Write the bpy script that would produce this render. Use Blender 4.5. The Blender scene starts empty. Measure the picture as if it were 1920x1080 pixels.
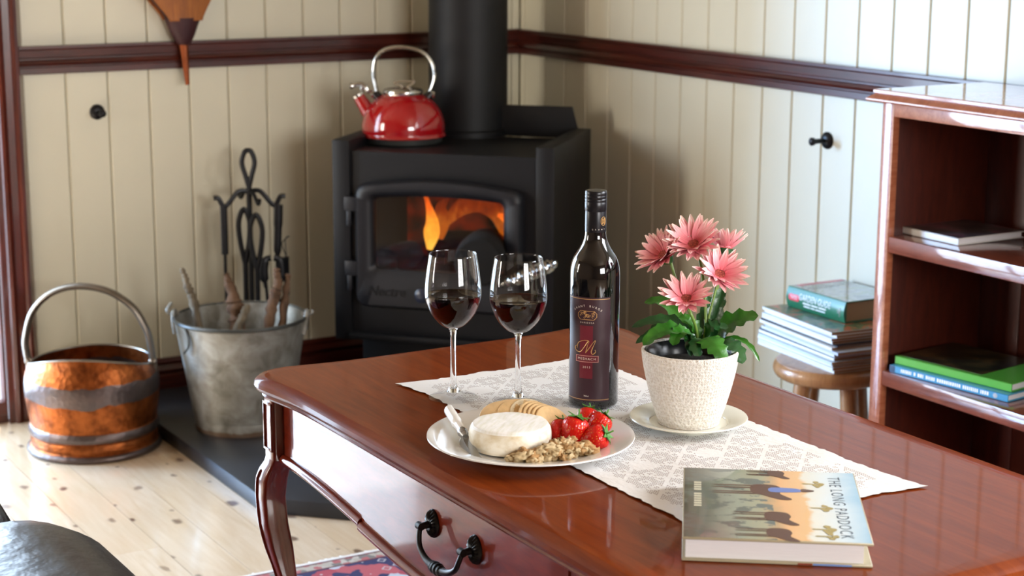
import bpy, bmesh, math, random
from mathutils import Vector, Matrix, noise as mnoise
random.seed(7)
sc = bpy.context.scene
COL = sc.collection
pi = math.pi

# ------------------------------------------------------------------ camera
F = 3312.04
CAM = Vector((-2.91221, -4.85558, 1.41910))
R_ = Vector((0.85995853, -0.51035222, 0.00345675))
U_ = Vector((0.1037233, 0.18140055, 0.97792398))
W_ = Vector((0.49971273, 0.84061552, -0.20893237))
cd = bpy.data.cameras.new('camera')
cd.sensor_width = 36.0
cd.lens = F / 1920 * 36
cd.clip_start = 0.05
cd.dof.use_dof = True
cd.dof.focus_distance = 2.58
cd.dof.aperture_fstop = 7.0
cam = bpy.data.objects.new('camera', cd)
COL.objects.link(cam)
cam.matrix_world = Matrix(((R_.x, U_.x, -W_.x, CAM.x), (R_.y, U_.y, -W_.y, CAM.y), (R_.z, U_.z, -W_.z, CAM.z), (0, 0, 0, 1)))
sc.camera = cam

# ------------------------------------------------------------------ world, light, exposure
sc.view_settings.view_transform = 'Standard'
sc.view_settings.look = 'None'
sc.view_settings.gamma = 1
sc.view_settings.use_curve_mapping = False
sc.view_settings.exposure = 0.0
sc.cycles.max_bounces = 9; sc.cycles.diffuse_bounces = 3; sc.cycles.glossy_bounces = 4; sc.cycles.transmission_bounces = 9; sc.cycles.transparent_max_bounces = 16
sc.cycles.use_adaptive_sampling = True; sc.cycles.adaptive_threshold = 0.02; sc.cycles.sample_clamp_indirect = 8.0; sc.cycles.caustics_reflective = False; sc.cycles.caustics_refractive = False
wd = bpy.data.worlds.new('sky'); sc.world = wd
wd.use_nodes = True
bg = wd.node_tree.nodes['Background']
bg.inputs[0].default_value = (0.78, 0.86, 1.0, 1)
bg.inputs[1].default_value = 1.6

def area(name, loc, tgt, sx, sy, power, col):
    l = bpy.data.lights.new(name, 'AREA')
    l.shape = 'RECTANGLE'; l.size = sx; l.size_y = sy; l.energy = power; l.color = col
    o = bpy.data.objects.new(name, l); COL.objects.link(o)
    o.location = loc
    o.rotation_euler = (Vector(tgt) - Vector(loc)).to_track_quat('-Z', 'Y').to_euler()
    return o
# daylight: the bright sky seen at a slant through the glazed door, the door opening itself, and the room's other windows
area('daylight_sky', (-7.5, 4.75, 2.1), (0.0, -2.0, 0.75), 1.3, 1.8, 1250, (0.28, 0.55, 1.0))
area('daylight_doors', (-2.55, 0.10, 1.00), (-2.55, -3, 1.00), 1.60, 1.85, 130, (0.62, 0.80, 1.0))
area('daylight_side_window', (-5.30, -0.62, 1.40), (0, -0.62, 1.40), 0.56, 1.3, 74, (1.0, 0.92, 0.80))
area('daylight_rear_window', (-1.3, -7.30, 1.5), (-1.3, 0, 1.1), 1.7, 1.2, 150, (1.0, 0.985, 0.96))
area('daylight_right_window', (0.10, -4.0, 1.62), (-3, -4.0, 1.62), 1.4, 0.85, 90, (0.92, 0.95, 1.0))

sl = bpy.data.lights.new('sun', 'SUN'); sl.energy = 10; sl.angle = 0.012; sl.color = (0.86, 0.90, 1.0)
so = bpy.data.objects.new('sun', sl); COL.objects.link(so); so.location = (-2, 4, 6)
so.rotation_euler = Vector((-0.17, -0.5, -0.87)).to_track_quat('-Z', 'Y').to_euler()

# ------------------------------------------------------------------ placing helpers
def ray(x, y):
    return W_ + R_ * ((x - 960) / F) - U_ * ((y - 540) / F)
def zp(x, y, z):                       # point of the horizontal plane z
    d = ray(x, y); return CAM + d * ((z - CAM.z) / d.z)
def dp(x, y, dist):                    # point at a given distance
    return CAM + ray(x, y) * dist

# ------------------------------------------------------------------ materials
def lin(c):
    return tuple((v / 12.92 if v <= 0.04045 else ((v + 0.055) / 1.055) ** 2.4) for v in [q / 255 for q in c])
def newmat(name):
    m = bpy.data.materials.new(name); m.use_nodes = True
    nt = m.node_tree
    return m, nt, nt.nodes['Principled BSDF']
def N(nt, t, **kw):
    n = nt.nodes.new(t)
    for k, v in kw.items(): setattr(n, k, v)
    return n
def setin(n, **kw):
    for k, v in kw.items(): n.inputs[k.replace('_', ' ')].default_value = v
def coords(nt, scale=(1, 1, 1), rnd=False):
    tc = N(nt, 'ShaderNodeTexCoord'); mp = N(nt, 'ShaderNodeMapping')
    mp.inputs['Scale'].default_value = scale
    src = tc.outputs['Object']
    if rnd:
        oi = N(nt, 'ShaderNodeObjectInfo'); vm = N(nt, 'ShaderNodeVectorMath', operation='SCALE')
        vm.inputs[0].default_value = (37.0, 53.0, 71.0)
        nt.links.new(oi.outputs['Random'], vm.inputs['Scale'])
        va = N(nt, 'ShaderNodeVectorMath', operation='ADD')
        nt.links.new(src, va.inputs[0]); nt.links.new(vm.outputs[0], va.inputs[1]); src = va.outputs[0]
    nt.links.new(src, mp.inputs['Vector'])
    return mp.outputs[0]
def ramp(nt, fac, stops, interp='LINEAR'):
    r = N(nt, 'ShaderNodeValToRGB'); r.color_ramp.interpolation = interp
    el = r.color_ramp.elements
    while len(el) < len(stops): el.new(0.5)
    for e, (p, c) in zip(el, stops):
        e.position = p; e.color = (c[0], c[1], c[2], 1)
    nt.links.new(fac, r.inputs[0]); return r.outputs[0]
def bump(nt, p, h, strength, dist=0.002):
    b = N(nt, 'ShaderNodeBump'); b.inputs['Strength'].default_value = strength; b.inputs['Distance'].default_value = dist
    nt.links.new(h, b.inputs['Height']); nt.links.new(b.outputs[0], p.inputs['Normal'])
def noise(nt, vec, scale, detail=3, rough=0.55, dist=0.0):
    n = N(nt, 'ShaderNodeTexNoise'); setin(n, Scale=scale, Detail=detail, Roughness=rough, Distortion=dist)
    nt.links.new(vec, n.inputs['Vector']); return n.outputs['Fac']
def mixc(nt, fac, a, b, mode='MIX'):
    n = N(nt, 'ShaderNodeMix', data_type='RGBA', blend_type=mode)
    for s, v in ((0, fac), (6, a), (7, b)):
        if hasattr(v, 'is_linked'): nt.links.new(v, n.inputs[s])
        elif s == 0: n.inputs[0].default_value = v
        else: n.inputs[s].default_value = (v[0], v[1], v[2], 1)
    return n.outputs[2]
def mth(nt, op, a, b=0.0, c=None):
    n = N(nt, 'ShaderNodeMath', operation=op)
    for i, v in enumerate((a, b) if c is None else (a, b, c)):
        if hasattr(v, 'is_linked'): nt.links.new(v, n.inputs[i])
        else: n.inputs[i].default_value = v
    return n.outputs[0]

MATS = {}
def plain(name, col, rough=0.5, metal=0.0, coat=0.0, var=0.0, vscale=20, bmp=0.0, bscale=60, bd=0.002, stretch=(1, 1, 1), **kw):
    if name in MATS: return MATS[name]
    m, nt, p = newmat(name)
    c = lin(col); p.inputs['Roughness'].default_value = rough; p.inputs['Metallic'].default_value = metal
    p.inputs['Coat Weight'].default_value = coat; p.inputs['Coat Roughness'].default_value = 0.06
    v = coords(nt, stretch)
    n = noise(nt, v, vscale)
    a = tuple(x * (1 - var) for x in c); b = tuple(min(1, x * (1 + var)) for x in c)
    nt.links.new(ramp(nt, n, [(0.3, a), (0.7, b)]), p.inputs['Base Color'])
    if bmp: bump(nt, p, noise(nt, v, bscale), bmp, bd)
    for k, val in kw.items(): p.inputs[k.replace('_', ' ')].default_value = val
    MATS[name] = m
    return m
def wood(name, c1, c2, rough=0.3, coat=0.3, stretch=(1, 1, 12), scale=9, rnd=True, spec=0.5):
    m, nt, p = newmat(name)
    v = coords(nt, stretch, rnd)
    n1 = noise(nt, v, scale, 5, 0.6, 0.6); n2 = noise(nt, v, scale * 6, 3, 0.6, 0.2)
    mx = mth(nt, 'ADD', mth(nt, 'MULTIPLY', n1, 0.7), mth(nt, 'MULTIPLY', n2, 0.3))
    nt.links.new(ramp(nt, mx, [(0.34, lin(c1)), (0.66, lin(c2))]), p.inputs['Base Color'])
    p.inputs['Roughness'].default_value = rough; p.inputs['Coat Weight'].default_value = coat
    p.inputs['Coat Roughness'].default_value = 0.05
    p.inputs['Specular IOR Level'].default_value = spec
    bump(nt, p, n2, 0.05, 0.001)
    MATS[name] = m
    return m

paint = plain('cream_paint', (212, 206, 184), 0.42, var=0.03, vscale=3, bmp=0.06, bscale=30)
dimwall = plain('bounce_dimming_wall', (128, 104, 80), 0.6, var=0.1)  # unseen walls; brown tone made up to cut the light they bounce
dimceiling = plain('bounce_dimming_ceiling', (150, 128, 102), 0.6, var=0.1)  # unseen ceiling, browned likewise to weaken bounced light
mahog = wood('mahogany_trim', (58, 20, 12), (96, 36, 22), 0.3, 0.35, (14, 14, 1.2), 5)
mahog_h = wood('mahogany_rail', (46, 14, 8), (80, 28, 16), 0.3, 0.25, (1.2, 1.2, 14), 5)
tabletop = wood('polished_cherry_top', (106, 40, 10), (132, 58, 17), 0.3, 0.4, (14, 1.0, 3), 5, False, 0.05)
tablewood = wood('polished_cherry_frame', (104, 30, 14), (134, 46, 22), 0.3, 1.0, (8, 1.4, 8), 6, False, 0.2)
tableleg = wood('polished_cherry_leg', (92, 26, 14), (120, 40, 20), 0.3, 1.0, (8, 8, 1.4), 6, False, 0.2)
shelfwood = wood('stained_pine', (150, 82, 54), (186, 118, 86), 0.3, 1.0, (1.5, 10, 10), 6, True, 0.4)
shelfshade = wood('stained_pine_in_shade', (58, 18, 9), (84, 30, 15), 0.4, 0.15, (10, 10, 1.5), 6)  # same pine darkened; shade inside the bookcase is put into the colour
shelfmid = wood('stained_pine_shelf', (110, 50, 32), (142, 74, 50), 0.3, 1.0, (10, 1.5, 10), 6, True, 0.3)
stoolwood = wood('pale_stool_wood', (150, 104, 66), (184, 138, 92), 0.35, 0.3, (3, 12, 3), 5)
bellowswood = wood('bellows_wood', (120, 62, 12), (168, 98, 26), 0.5, 0.0, (16, 4, 1.5), 5)

def m_floor():
    m, nt, p = newmat('knotty_pine_floor')
    v = coords(nt, (9, 0.8, 1), True); g = noise(nt, v, 6, 5, 0.6, 0.8)
    base = ramp(nt, g, [(0.3, lin((212, 184, 150))), (0.7, lin((234, 214, 190)))])
    oi = N(nt, 'ShaderNodeObjectInfo')
    base = mixc(nt, mth(nt, 'MULTIPLY', oi.outputs['Random'], 0.5), base, lin((218, 186, 146)))
    v2 = coords(nt, (1, 0.62, 1), True)
    vo = N(nt, 'ShaderNodeTexVoronoi', voronoi_dimensions='2D'); setin(vo, Scale=11.0, Randomness=1.0)
    wv = N(nt, 'ShaderNodeVectorMath', operation='ADD')
    nz = N(nt, 'ShaderNodeTexNoise'); setin(nz, Scale=40.0); nt.links.new(v2, nz.inputs['Vector'])
    sca = N(nt, 'ShaderNodeVectorMath', operation='SCALE'); sca.inputs['Scale'].default_value = 0.02
    nt.links.new(nz.outputs['Color'], sca.inputs[0]); nt.links.new(v2, wv.inputs[0]); nt.links.new(sca.outputs[0], wv.inputs[1])
    nt.links.new(wv.outputs[0], vo.inputs['Vector'])
    sep = N(nt, 'ShaderNodeSeparateColor'); nt.links.new(vo.outputs['Color'], sep.inputs[0])
    on = mth(nt, 'GREATER_THAN', sep.outputs[0], 0.46)
    size = mth(nt, 'MULTIPLY_ADD', sep.outputs[1], 0.13, 0.05)
    kn = mth(nt, 'SUBTRACT', 1.0, mth(nt, 'DIVIDE', vo.outputs['Distance'], size)); kn = mth(nt, 'MULTIPLY', mth(nt, 'MAXIMUM', kn, 0.0), on)
    kf = mth(nt, 'MULTIPLY', mth(nt, 'MINIMUM', mth(nt, 'MULTIPLY', kn, 1.7), 0.92), mth(nt, 'MULTIPLY_ADD', sep.outputs[2], 0.4, 0.6))
    nt.links.new(mixc(nt, kf, base, lin((84, 44, 30))), p.inputs['Base Color'])
    p.inputs['Roughness'].default_value = 0.3; p.inputs['Coat Weight'].default_value = 0.9; p.inputs['Coat Roughness'].default_value = 0.10
    return m
floor_m = m_floor()
slate = plain('black_slate', (30, 31, 36), 0.42, var=0.35, vscale=7, bmp=0.15, bscale=25)
iron = plain('matt_black_stove', (13, 13, 16), 0.5, Specular_IOR_Level=0.3, var=0.08, bmp=0.08, bscale=260, bd=0.0006)
castiron = plain('cast_iron_door', (22, 22, 27), 0.45, Specular_IOR_Level=0.4, var=0.08, bmp=0.12, bscale=300, bd=0.0006)
flue_m = plain('black_flue', (15, 15, 17), 0.55, Specular_IOR_Level=0.35, var=0.06)
black_metal = plain('black_wrought_iron', (16, 16, 19), 0.38, 0.3, bmp=0.15, bscale=120)
red_enamel = plain('red_enamel', (160, 6, 17), 0.12, coat=1.0)
chrome = plain('chrome', (205, 203, 198), 0.12, 1.0)
steel = plain('brushed_steel', (170, 172, 176), 0.25, 1.0)
greyband = plain('dark_grey_base', (70, 72, 70), 0.4, 0.5)
ceramic = plain('white_ceramic', (244, 243, 240), 0.12, coat=0.4)
saucer_m = plain('ivory_ceramic', (232, 230, 216), 0.15, coat=0.4)
leather = plain('black_leather', (26, 26, 30), 0.3, var=0.15, vscale=30, bmp=0.35, bscale=26, bd=0.006, stretch=(1, 1, 3))
paper = plain('book_pages', (232, 230, 232), 0.7, var=0.05, vscale=30, stretch=(1, 1, 60))
oldpaper = plain('yellowed_pages', (176, 142, 108), 0.75, var=0.08, vscale=30, stretch=(1, 1, 60))
gold = plain('gold_print', (214, 168, 108), 0.35, 0.3)
creamprint = plain('cream_print', (240, 228, 214), 0.5)
whiteprint = plain('white_print', (245, 245, 245), 0.5)
soil = plain('dark_soil', (22, 16, 12), 0.9, var=0.5, vscale=90, bmp=0.8, bscale=120, bd=0.006)
blackplastic = plain('black_plastic', (14, 14, 20), 0.25)
stem_m = plain('green_stem', (112, 142, 62), 0.4, var=0.2)

def m_glass(name, col=(1, 1, 1), rough=0.0, ior=1.46):
    m, nt, p = newmat(name)
    p.inputs['Base Color'].default_value = (*col, 1); p.inputs['Roughness'].default_value = rough
    p.inputs['Transmission Weight'].default_value = 1.0; p.inputs['IOR'].default_value = ior
    return m
glass = m_glass('clear_glass')
wine_m = m_glass('red_wine', (0.014, 0.0001, 0.0005), 0.0, 1.34)
def m_pane(name, tint=(1, 1, 1), refl=0.5):
    m, nt, p = newmat(name); nt.nodes.remove(p)
    t = N(nt, 'ShaderNodeBsdfTransparent'); t.inputs[0].default_value = (*tint, 1)
    g = N(nt, 'ShaderNodeBsdfGlossy'); g.inputs['Roughness'].default_value = 0.03
    fr = N(nt, 'ShaderNodeFresnel'); fr.inputs[0].default_value = 1.5
    mx = N(nt, 'ShaderNodeMixShader'); ge = N(nt, 'ShaderNodeNewGeometry')
    nt.links.new(mth(nt, 'MULTIPLY', mth(nt, 'MULTIPLY', fr.outputs[0], refl * 2), mth(nt, 'SUBTRACT', 1.0, ge.outputs['Backfacing'])), mx.inputs[0])
    nt.links.new(t.outputs[0], mx.inputs[1]); nt.links.new(g.outputs[0], mx.inputs[2])
    nt.links.new(mx.outputs[0], nt.nodes['Material Output'].inputs[0])
    return m
pane_m = m_pane('window_glass'); stoveglass = m_pane('stove_glass', (0.95, 0.92, 0.9), 0.55); thinglass = m_pane('thin_glass', (0.985, 0.985, 0.985), 0.66); footglass = m_pane('foot_glass', (0.98, 0.985, 0.99), 0.5)

def m_copper():
    m, nt, p = newmat('aged_copper')
    v = coords(nt); tc = N(nt, 'ShaderNodeTexCoord'); sp = N(nt, 'ShaderNodeSeparateXYZ'); nt.links.new(tc.outputs['Object'], sp.inputs[0])
    n = noise(nt, v, 9, 4); z = mth(nt, 'ADD', sp.outputs[2], mth(nt, 'MULTIPLY', mth(nt, 'SUBTRACT', n, 0.5), 0.05))
    cop = ramp(nt, noise(nt, v, 30, 4), [(0.3, lin((104, 52, 22))), (0.6, lin((166, 92, 44)))])
    band = mth(nt, 'MULTIPLY', mth(nt, 'GREATER_THAN', z, 0.152), mth(nt, 'LESS_THAN', z, 0.205))
    low = mth(nt, 'LESS_THAN', sp.outputs[2], 0.018)
    ring = mth(nt, 'MULTIPLY', mth(nt, 'GREATER_THAN', sp.outputs[2], 0.052), mth(nt, 'LESS_THAN', sp.outputs[2], 0.076))
    f = mth(nt, 'MAXIMUM', mth(nt, 'MAXIMUM', band, low), ring)
    f = mth(nt, 'MULTIPLY', f, 0.9)
    nt.links.new(mixc(nt, f, cop, lin((96, 92, 92))), p.inputs['Base Color'])
    p.inputs['Metallic'].default_value = 0.9; p.inputs['Roughness'].default_value = 0.38
    vo = N(nt, 'ShaderNodeTexVoronoi'); setin(vo, Scale=70.0); nt.links.new(v, vo.inputs['Vector'])
    bump(nt, p, vo.outputs['Distance'], 0.35, 0.003)
    return m
copper = m_copper()
copper_plain = plain('dark_copper', (150, 82, 50), 0.35, 0.9, var=0.2)
pewter = plain('worn_pewter', (128, 118, 106), 0.35, 0.85, var=0.15)
def m_galv():
    m, nt, p = newmat('galvanised_steel')
    v = coords(nt); n = noise(nt, v, 16, 5, 0.6, 0.6); n2 = noise(nt, coords(nt, (1, 1, 0.4)), 7, 3)
    c = ramp(nt, n, [(0.3, lin((116, 112, 102))), (0.55, lin((158, 156, 148))), (0.75, lin((182, 184, 182)))])
    tc = N(nt, 'ShaderNodeTexCoord'); sp = N(nt, 'ShaderNodeSeparateXYZ'); nt.links.new(tc.outputs['Object'], sp.inputs[0])
    rust = mth(nt, 'MULTIPLY', mth(nt, 'LESS_THAN', mth(nt, 'ADD', sp.outputs[2], mth(nt, 'MULTIPLY', n, 0.02)), 0.022), 0.7)
    c = mixc(nt, rust, c, lin((112, 78, 50)))
    nt.links.new(c, p.inputs['Base Color']); p.inputs['Metallic'].default_value = 0.55
    nt.links.new(ramp(nt, n2, [(0.3, (0.36,) * 3), (0.7, (0.55,) * 3)]), p.inputs['Roughness'])
    return m
galv = m_galv()
bark = plain('dry_bark', (104, 78, 58), 0.9, var=0.5, vscale=40, bmp=0.8, bscale=70, bd=0.004, stretch=(1, 1, 0.3))
bark2 = plain('grey_bark', (110, 98, 80), 0.9, var=0.5, vscale=40, bmp=0.8, bscale=70, bd=0.004, stretch=(1, 1, 0.3))
leatherbrown = plain('dark_brown_leather', (56, 22, 26), 0.55, var=0.2)

def m_lace():
    m, nt, p = newmat('white_lace')
    p.inputs['Base Color'].default_value = (*lin((240, 238, 236)), 1); p.inputs['Roughness'].default_value = 0.8
    tc = N(nt, 'ShaderNodeTexCoord'); sp = N(nt, 'ShaderNodeSeparateXYZ'); nt.links.new(tc.outputs['Object'], sp.inputs[0])
    x, y = sp.outputs[0], sp.outputs[1]
    def fr(a, s): return mth(nt, 'FRACT', mth(nt, 'MULTIPLY', a, s))
    def pp(a, s): return mth(nt, 'ABSOLUTE', mth(nt, 'SUBTRACT', fr(a, s), 0.5))
    cell = 1 / 0.0036
    hole = mth(nt, 'MULTIPLY', mth(nt, 'LESS_THAN', pp(x, cell), 0.245), mth(nt, 'LESS_THAN', pp(y, cell), 0.245))
    # filet blocks: stepped diamonds, squares and rosettes of open mesh between solid ones
    qx = mth(nt, 'SNAP', mth(nt, 'ADD', x, 5.0), 0.0036); qy = mth(nt, 'SNAP', mth(nt, 'ADD', y, 5.0), 0.0036)
    d1 = pp(mth(nt, 'ADD', qx, qy), 1 / 0.0756); d2 = pp(mth(nt, 'SUBTRACT', qx, qy), 1 / 0.0756)
    lines = mth(nt, 'MULTIPLY', mth(nt, 'GREATER_THAN', d1, 0.07), mth(nt, 'GREATER_THAN', d2, 0.07))
    sq = mth(nt, 'MULTIPLY', mth(nt, 'LESS_THAN', pp(qx, 1 / 0.0252), 0.22), mth(nt, 'LESS_THAN', pp(qy, 1 / 0.0252), 0.22))
    cor = mth(nt, 'MULTIPLY', mth(nt, 'LESS_THAN', pp(qx, 1 / 0.0252), 0.09), mth(nt, 'LESS_THAN', pp(qy, 1 / 0.0252), 0.09))
    pat = mth(nt, 'MAXIMUM', mth(nt, 'SUBTRACT', 1.0, sq), cor)
    ros = mth(nt, 'GREATER_THAN', mth(nt, 'ADD', mth(nt, 'POWER', pp(qx, 1 / 0.108), 2.0), mth(nt, 'POWER', pp(mth(nt, 'ADD', qy, 0.054), 1 / 0.108), 2.0)), 0.03)
    dia2 = mth(nt, 'MULTIPLY', mth(nt, 'MULTIPLY', lines, pat), ros)
    # solid border
    inn = mth(nt, 'MULTIPLY', mth(nt, 'LESS_THAN', mth(nt, 'ABSOLUTE', x), 0.143), mth(nt, 'LESS_THAN', mth(nt, 'ABSOLUTE', y), 0.358))
    f = mth(nt, 'MULTIPLY', mth(nt, 'MULTIPLY', hole, dia2), inn)
    t = N(nt, 'ShaderNodeBsdfTransparent'); mx = N(nt, 'ShaderNodeMixShader')
    nt.links.new(f, mx.inputs[0]); nt.links.new(p.outputs[0], mx.inputs[1]); nt.links.new(t.outputs[0], mx.inputs[2])
    nt.links.new(mx.outputs[0], nt.nodes['Material Output'].inputs[0])
    bump(nt, p, noise(nt, coords(nt), 140, 3), 0.5, 0.002)
    return m
lace_m = m_lace()

def m_rug():
    m, nt, p = newmat('persian_rug')
    tc = N(nt, 'ShaderNodeTexCoord'); sp = N(nt, 'ShaderNodeSeparateXYZ'); nt.links.new(tc.outputs['Object'], sp.inputs[0])
    x, y = sp.outputs[0], sp.outputs[1]
    ax = mth(nt, 'SUBTRACT', 1.35, mth(nt, 'ABSOLUTE', x)); ay = mth(nt, 'SUBTRACT', 1.05, mth(nt, 'ABSOLUTE', y))
    d = mth(nt, 'MINIMUM', ax, ay)
    v = coords(nt)
    vo = N(nt, 'ShaderNodeTexVoronoi', distance='MANHATTAN'); setin(vo, Scale=24.0, Randomness=0.85); nt.links.new(v, vo.inputs['Vector'])
    sep = N(nt, 'ShaderNodeSeparateColor'); nt.links.new(vo.outputs['Color'], sep.inputs[0])
    field = ramp(nt, sep.outputs[0], [(0.0, lin((46, 44, 84))), (0.26, lin((164, 66, 76))), (0.5, lin((52, 44, 82))), (0.66, lin((186, 190, 198))), (0.8, lin((176, 84, 90)))], 'CONSTANT')
    vo2 = N(nt, 'ShaderNodeTexVoronoi', distance='CHEBYCHEV'); setin(vo2, Scale=60.0, Randomness=0.9); nt.links.new(v, vo2.inputs['Vector'])
    sep2 = N(nt, 'ShaderNodeSeparateColor'); nt.links.new(vo2.outputs['Color'], sep2.inputs[0])
    fine = ramp(nt, sep2.outputs[0], [(0, lin((176, 164, 150))), (0.5, lin((120, 116, 110))), (0.62, lin((186, 176, 164))), (0.82, lin((172, 96, 96)))], 'CONSTANT')
    ring = mth(nt, 'LESS_THAN', mth(nt, 'ABSOLUTE', mth(nt, 'SUBTRACT', vo.outputs['Distance'], 0.28)), 0.05)
    field = mixc(nt, ring, field, lin((186, 178, 178)))
    c = mixc(nt, mth(nt, 'LESS_THAN', d, 0.05), field, fine)
    l1 = mth(nt, 'LESS_THAN', mth(nt, 'ABSOLUTE', mth(nt, 'SUBTRACT', d, 0.014)), 0.003)
    l2 = mth(nt, 'LESS_THAN', mth(nt, 'ABSOLUTE', mth(nt, 'SUBTRACT', d, 0.050)), 0.003)
    c = mixc(nt, mth(nt, 'MAXIMUM', l1, l2), c, lin((92, 44, 48)))
    c = mixc(nt, mth(nt, 'LESS_THAN', d, 0.010), c, lin((228, 222, 216)))
    nt.links.new(c, p.inputs['Base Color']); p.inputs['Roughness'].default_value = 0.95
    bump(nt, p, noise(nt, v, 300), 0.6, 0.003)
    return m
rug_m = m_rug()

def m_flame(name, stops, strength, dens=0.55):
    m, nt, p = newmat(name); nt.nodes.remove(p)
    tc = N(nt, 'ShaderNodeTexCoord'); sp = N(nt, 'ShaderNodeSeparateXYZ'); nt.links.new(tc.outputs['Generated'], sp.inputs[0])
    n = noise(nt, coords(nt, (1, 1, 0.5)), 38, 3, 0.6, 1.0)
    g = mth(nt, 'ADD', mth(nt, 'MULTIPLY', sp.outputs[2], 0.55), mth(nt, 'MULTIPLY', n, 0.6))
    e = N(nt, 'ShaderNodeEmission'); e.inputs[1].default_value = strength
    nt.links.new(ramp(nt, g, stops), e.inputs[0])
    t = N(nt, 'ShaderNodeBsdfTransparent'); mx = N(nt, 'ShaderNodeMixShader')
    lw = N(nt, 'ShaderNodeLayerWeight'); lw.inputs[0].default_value = 0.35
    a = mth(nt, 'MULTIPLY', mth(nt, 'SUBTRACT', 1.0, lw.outputs['Facing']), dens)
    nt.links.new(mth(nt, 'MINIMUM', mth(nt, 'MULTIPLY', a, 1.6), 1.0), mx.inputs[0])
    nt.links.new(t.outputs[0], mx.inputs[1]); nt.links.new(e.outputs[0], mx.inputs[2])
    nt.links.new(mx.outputs[0], nt.nodes['Material Output'].inputs[0])
    return m
flame_y = m_flame('yellow_flame', [(0.2, (1.0, 0.55, 0.08)), (0.5, (1.0, 0.36, 0.03)), (0.75, (0.8, 0.12, 0.01)), (0.95, (0.25, 0.02, 0.002))], 1.5, 0.75)
flame_o = m_flame('orange_flame', [(0.25, (0.75, 0.13, 0.01)), (0.5, (0.85, 0.2, 0.015)), (0.7, (0.45, 0.05, 0.004)), (0.9, (0.16, 0.012, 0.002))], 0.6, 0.6)
def m_ember():
    m, nt, p = newmat('glowing_firebrick')
    n = noise(nt, coords(nt), 14, 4)
    p.inputs['Base Color'].default_value = (0.03, 0.015, 0.01, 1); p.inputs['Roughness'].default_value = 0.9
    nt.links.new(ramp(nt, n, [(0.4, (0.0, 0.0, 0.0)), (0.75, (0.3, 0.02, 0.002))]), p.inputs['Emission Color']); p.inputs['Emission Strength'].default_value = 0.6
    return m
ember = m_ember()
firebrick = plain('shaded_sooty_firebrick', (20, 15, 13), 0.95, var=0.3)  # sooty brick darkened further; firebox shade is put into the colour
char = plain('charred_wood', (10, 8, 7), 0.95, var=0.4)

def m_petal():
    m, nt, p = newmat('pink_petal')
    tc = N(nt, 'ShaderNodeTexCoord'); sp = N(nt, 'ShaderNodeSeparateXYZ'); nt.links.new(tc.outputs['Object'], sp.inputs[0])
    r = mth(nt, 'MULTIPLY', sp.outputs[0], 1 / 0.036)
    n = noise(nt, coords(nt, (20, 240, 20), True), 3, 2)
    c = ramp(nt, mth(nt, 'ADD', r, mth(nt, 'MULTIPLY', mth(nt, 'SUBTRACT', n, 0.5), 0.5)), [(0.15, lin((216, 92, 106))), (0.45, lin((240, 140, 152))), (0.8, lin((247, 182, 186))), (1.0, lin((250, 226, 216)))])
    nt.links.new(c, p.inputs['Base Color']); p.inputs['Roughness'].default_value = 0.55
    p.inputs['Subsurface Weight'].default_value = 0.0
    return m
petal_m = m_petal()
disc_m = plain('rosy_flower_disc', (176, 86, 74), 0.9, var=0.5, vscale=400, bmp=1.0, bscale=600, bd=0.003)
def m_leaf(name, a, b):
    m, nt, p = newmat(name)
    v = coords(nt, (1, 1, 1), True)
    nt.links.new(ramp(nt, noise(nt, v, 30, 4), [(0.3, lin(a)), (0.7, lin(b))]), p.inputs['Base Color'])
    p.inputs['Roughness'].default_value = 0.3; p.inputs['Specular IOR Level'].default_value = 0.5
    bump(nt, p, noise(nt, v, 90, 2), 0.25, 0.003)
    return m
leaf_m = m_leaf('green_leaf', (32, 86, 20), (62, 126, 36)); leaf_d = m_leaf('dark_green_leaf', (24, 66, 34), (50, 100, 50))
def m_pot():
    m, nt, p = newmat('embossed_cream_pot')
    p.inputs['Base Color'].default_value = (*lin((226, 218, 204)), 1); p.inputs['Roughness'].default_value = 0.6
    tc = N(nt, 'ShaderNodeTexCoord'); sp = N(nt, 'ShaderNodeSeparateXYZ'); nt.links.new(tc.outputs['Object'], sp.inputs[0])
    an = mth(nt, 'ARCTAN2', sp.outputs[1], sp.outputs[0])
    row = mth(nt, 'MULTIPLY', sp.outputs[2], 1 / 0.0086)
    u = mth(nt, 'MULTIPLY_ADD', mth(nt, 'FLOOR', row), 0.5, mth(nt, 'MULTIPLY', an, 42 / (2 * pi)))
    du = mth(nt, 'SUBTRACT', mth(nt, 'FRACT', u), 0.5); dv = mth(nt, 'SUBTRACT', mth(nt, 'FRACT', row), 0.5)
    rr = mth(nt, 'SQRT', mth(nt, 'ADD', mth(nt, 'MULTIPLY', du, du), mth(nt, 'MULTIPLY', dv, dv)))
    aa = mth(nt, 'ARCTAN2', dv, du)
    h = mth(nt, 'MULTIPLY', mth(nt, 'COSINE', mth(nt, 'MULTIPLY', aa, 8.0)), mth(nt, 'MULTIPLY', 2.0, mth(nt, 'MAXIMUM', 0.0, mth(nt, 'MINIMUM', rr, mth(nt, 'SUBTRACT', 0.5, rr)))))
    vo = N(nt, 'ShaderNodeTexVoronoi'); setin(vo, Scale=230.0, Randomness=0.6); nt.links.new(tc.outputs['Object'], vo.inputs['Vector'])
    h = mth(nt, 'ADD', mth(nt, 'MULTIPLY', h, 0.5), mth(nt, 'MULTIPLY', mth(nt, 'SUBTRACT', vo.outputs['Distance'], 0.45), 1.0))
    bump(nt, p, h, 0.55, 0.003)
    cc = ramp(nt, mth(nt, 'MULTIPLY_ADD', h, 0.9, 0.5), [(0.15, lin((212, 203, 190))), (0.5, lin((228, 221, 211))), (0.85, lin((240, 236, 230)))])
    nt.links.new(cc, p.inputs['Base Color'])
    return m
pot_m = m_pot()
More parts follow.
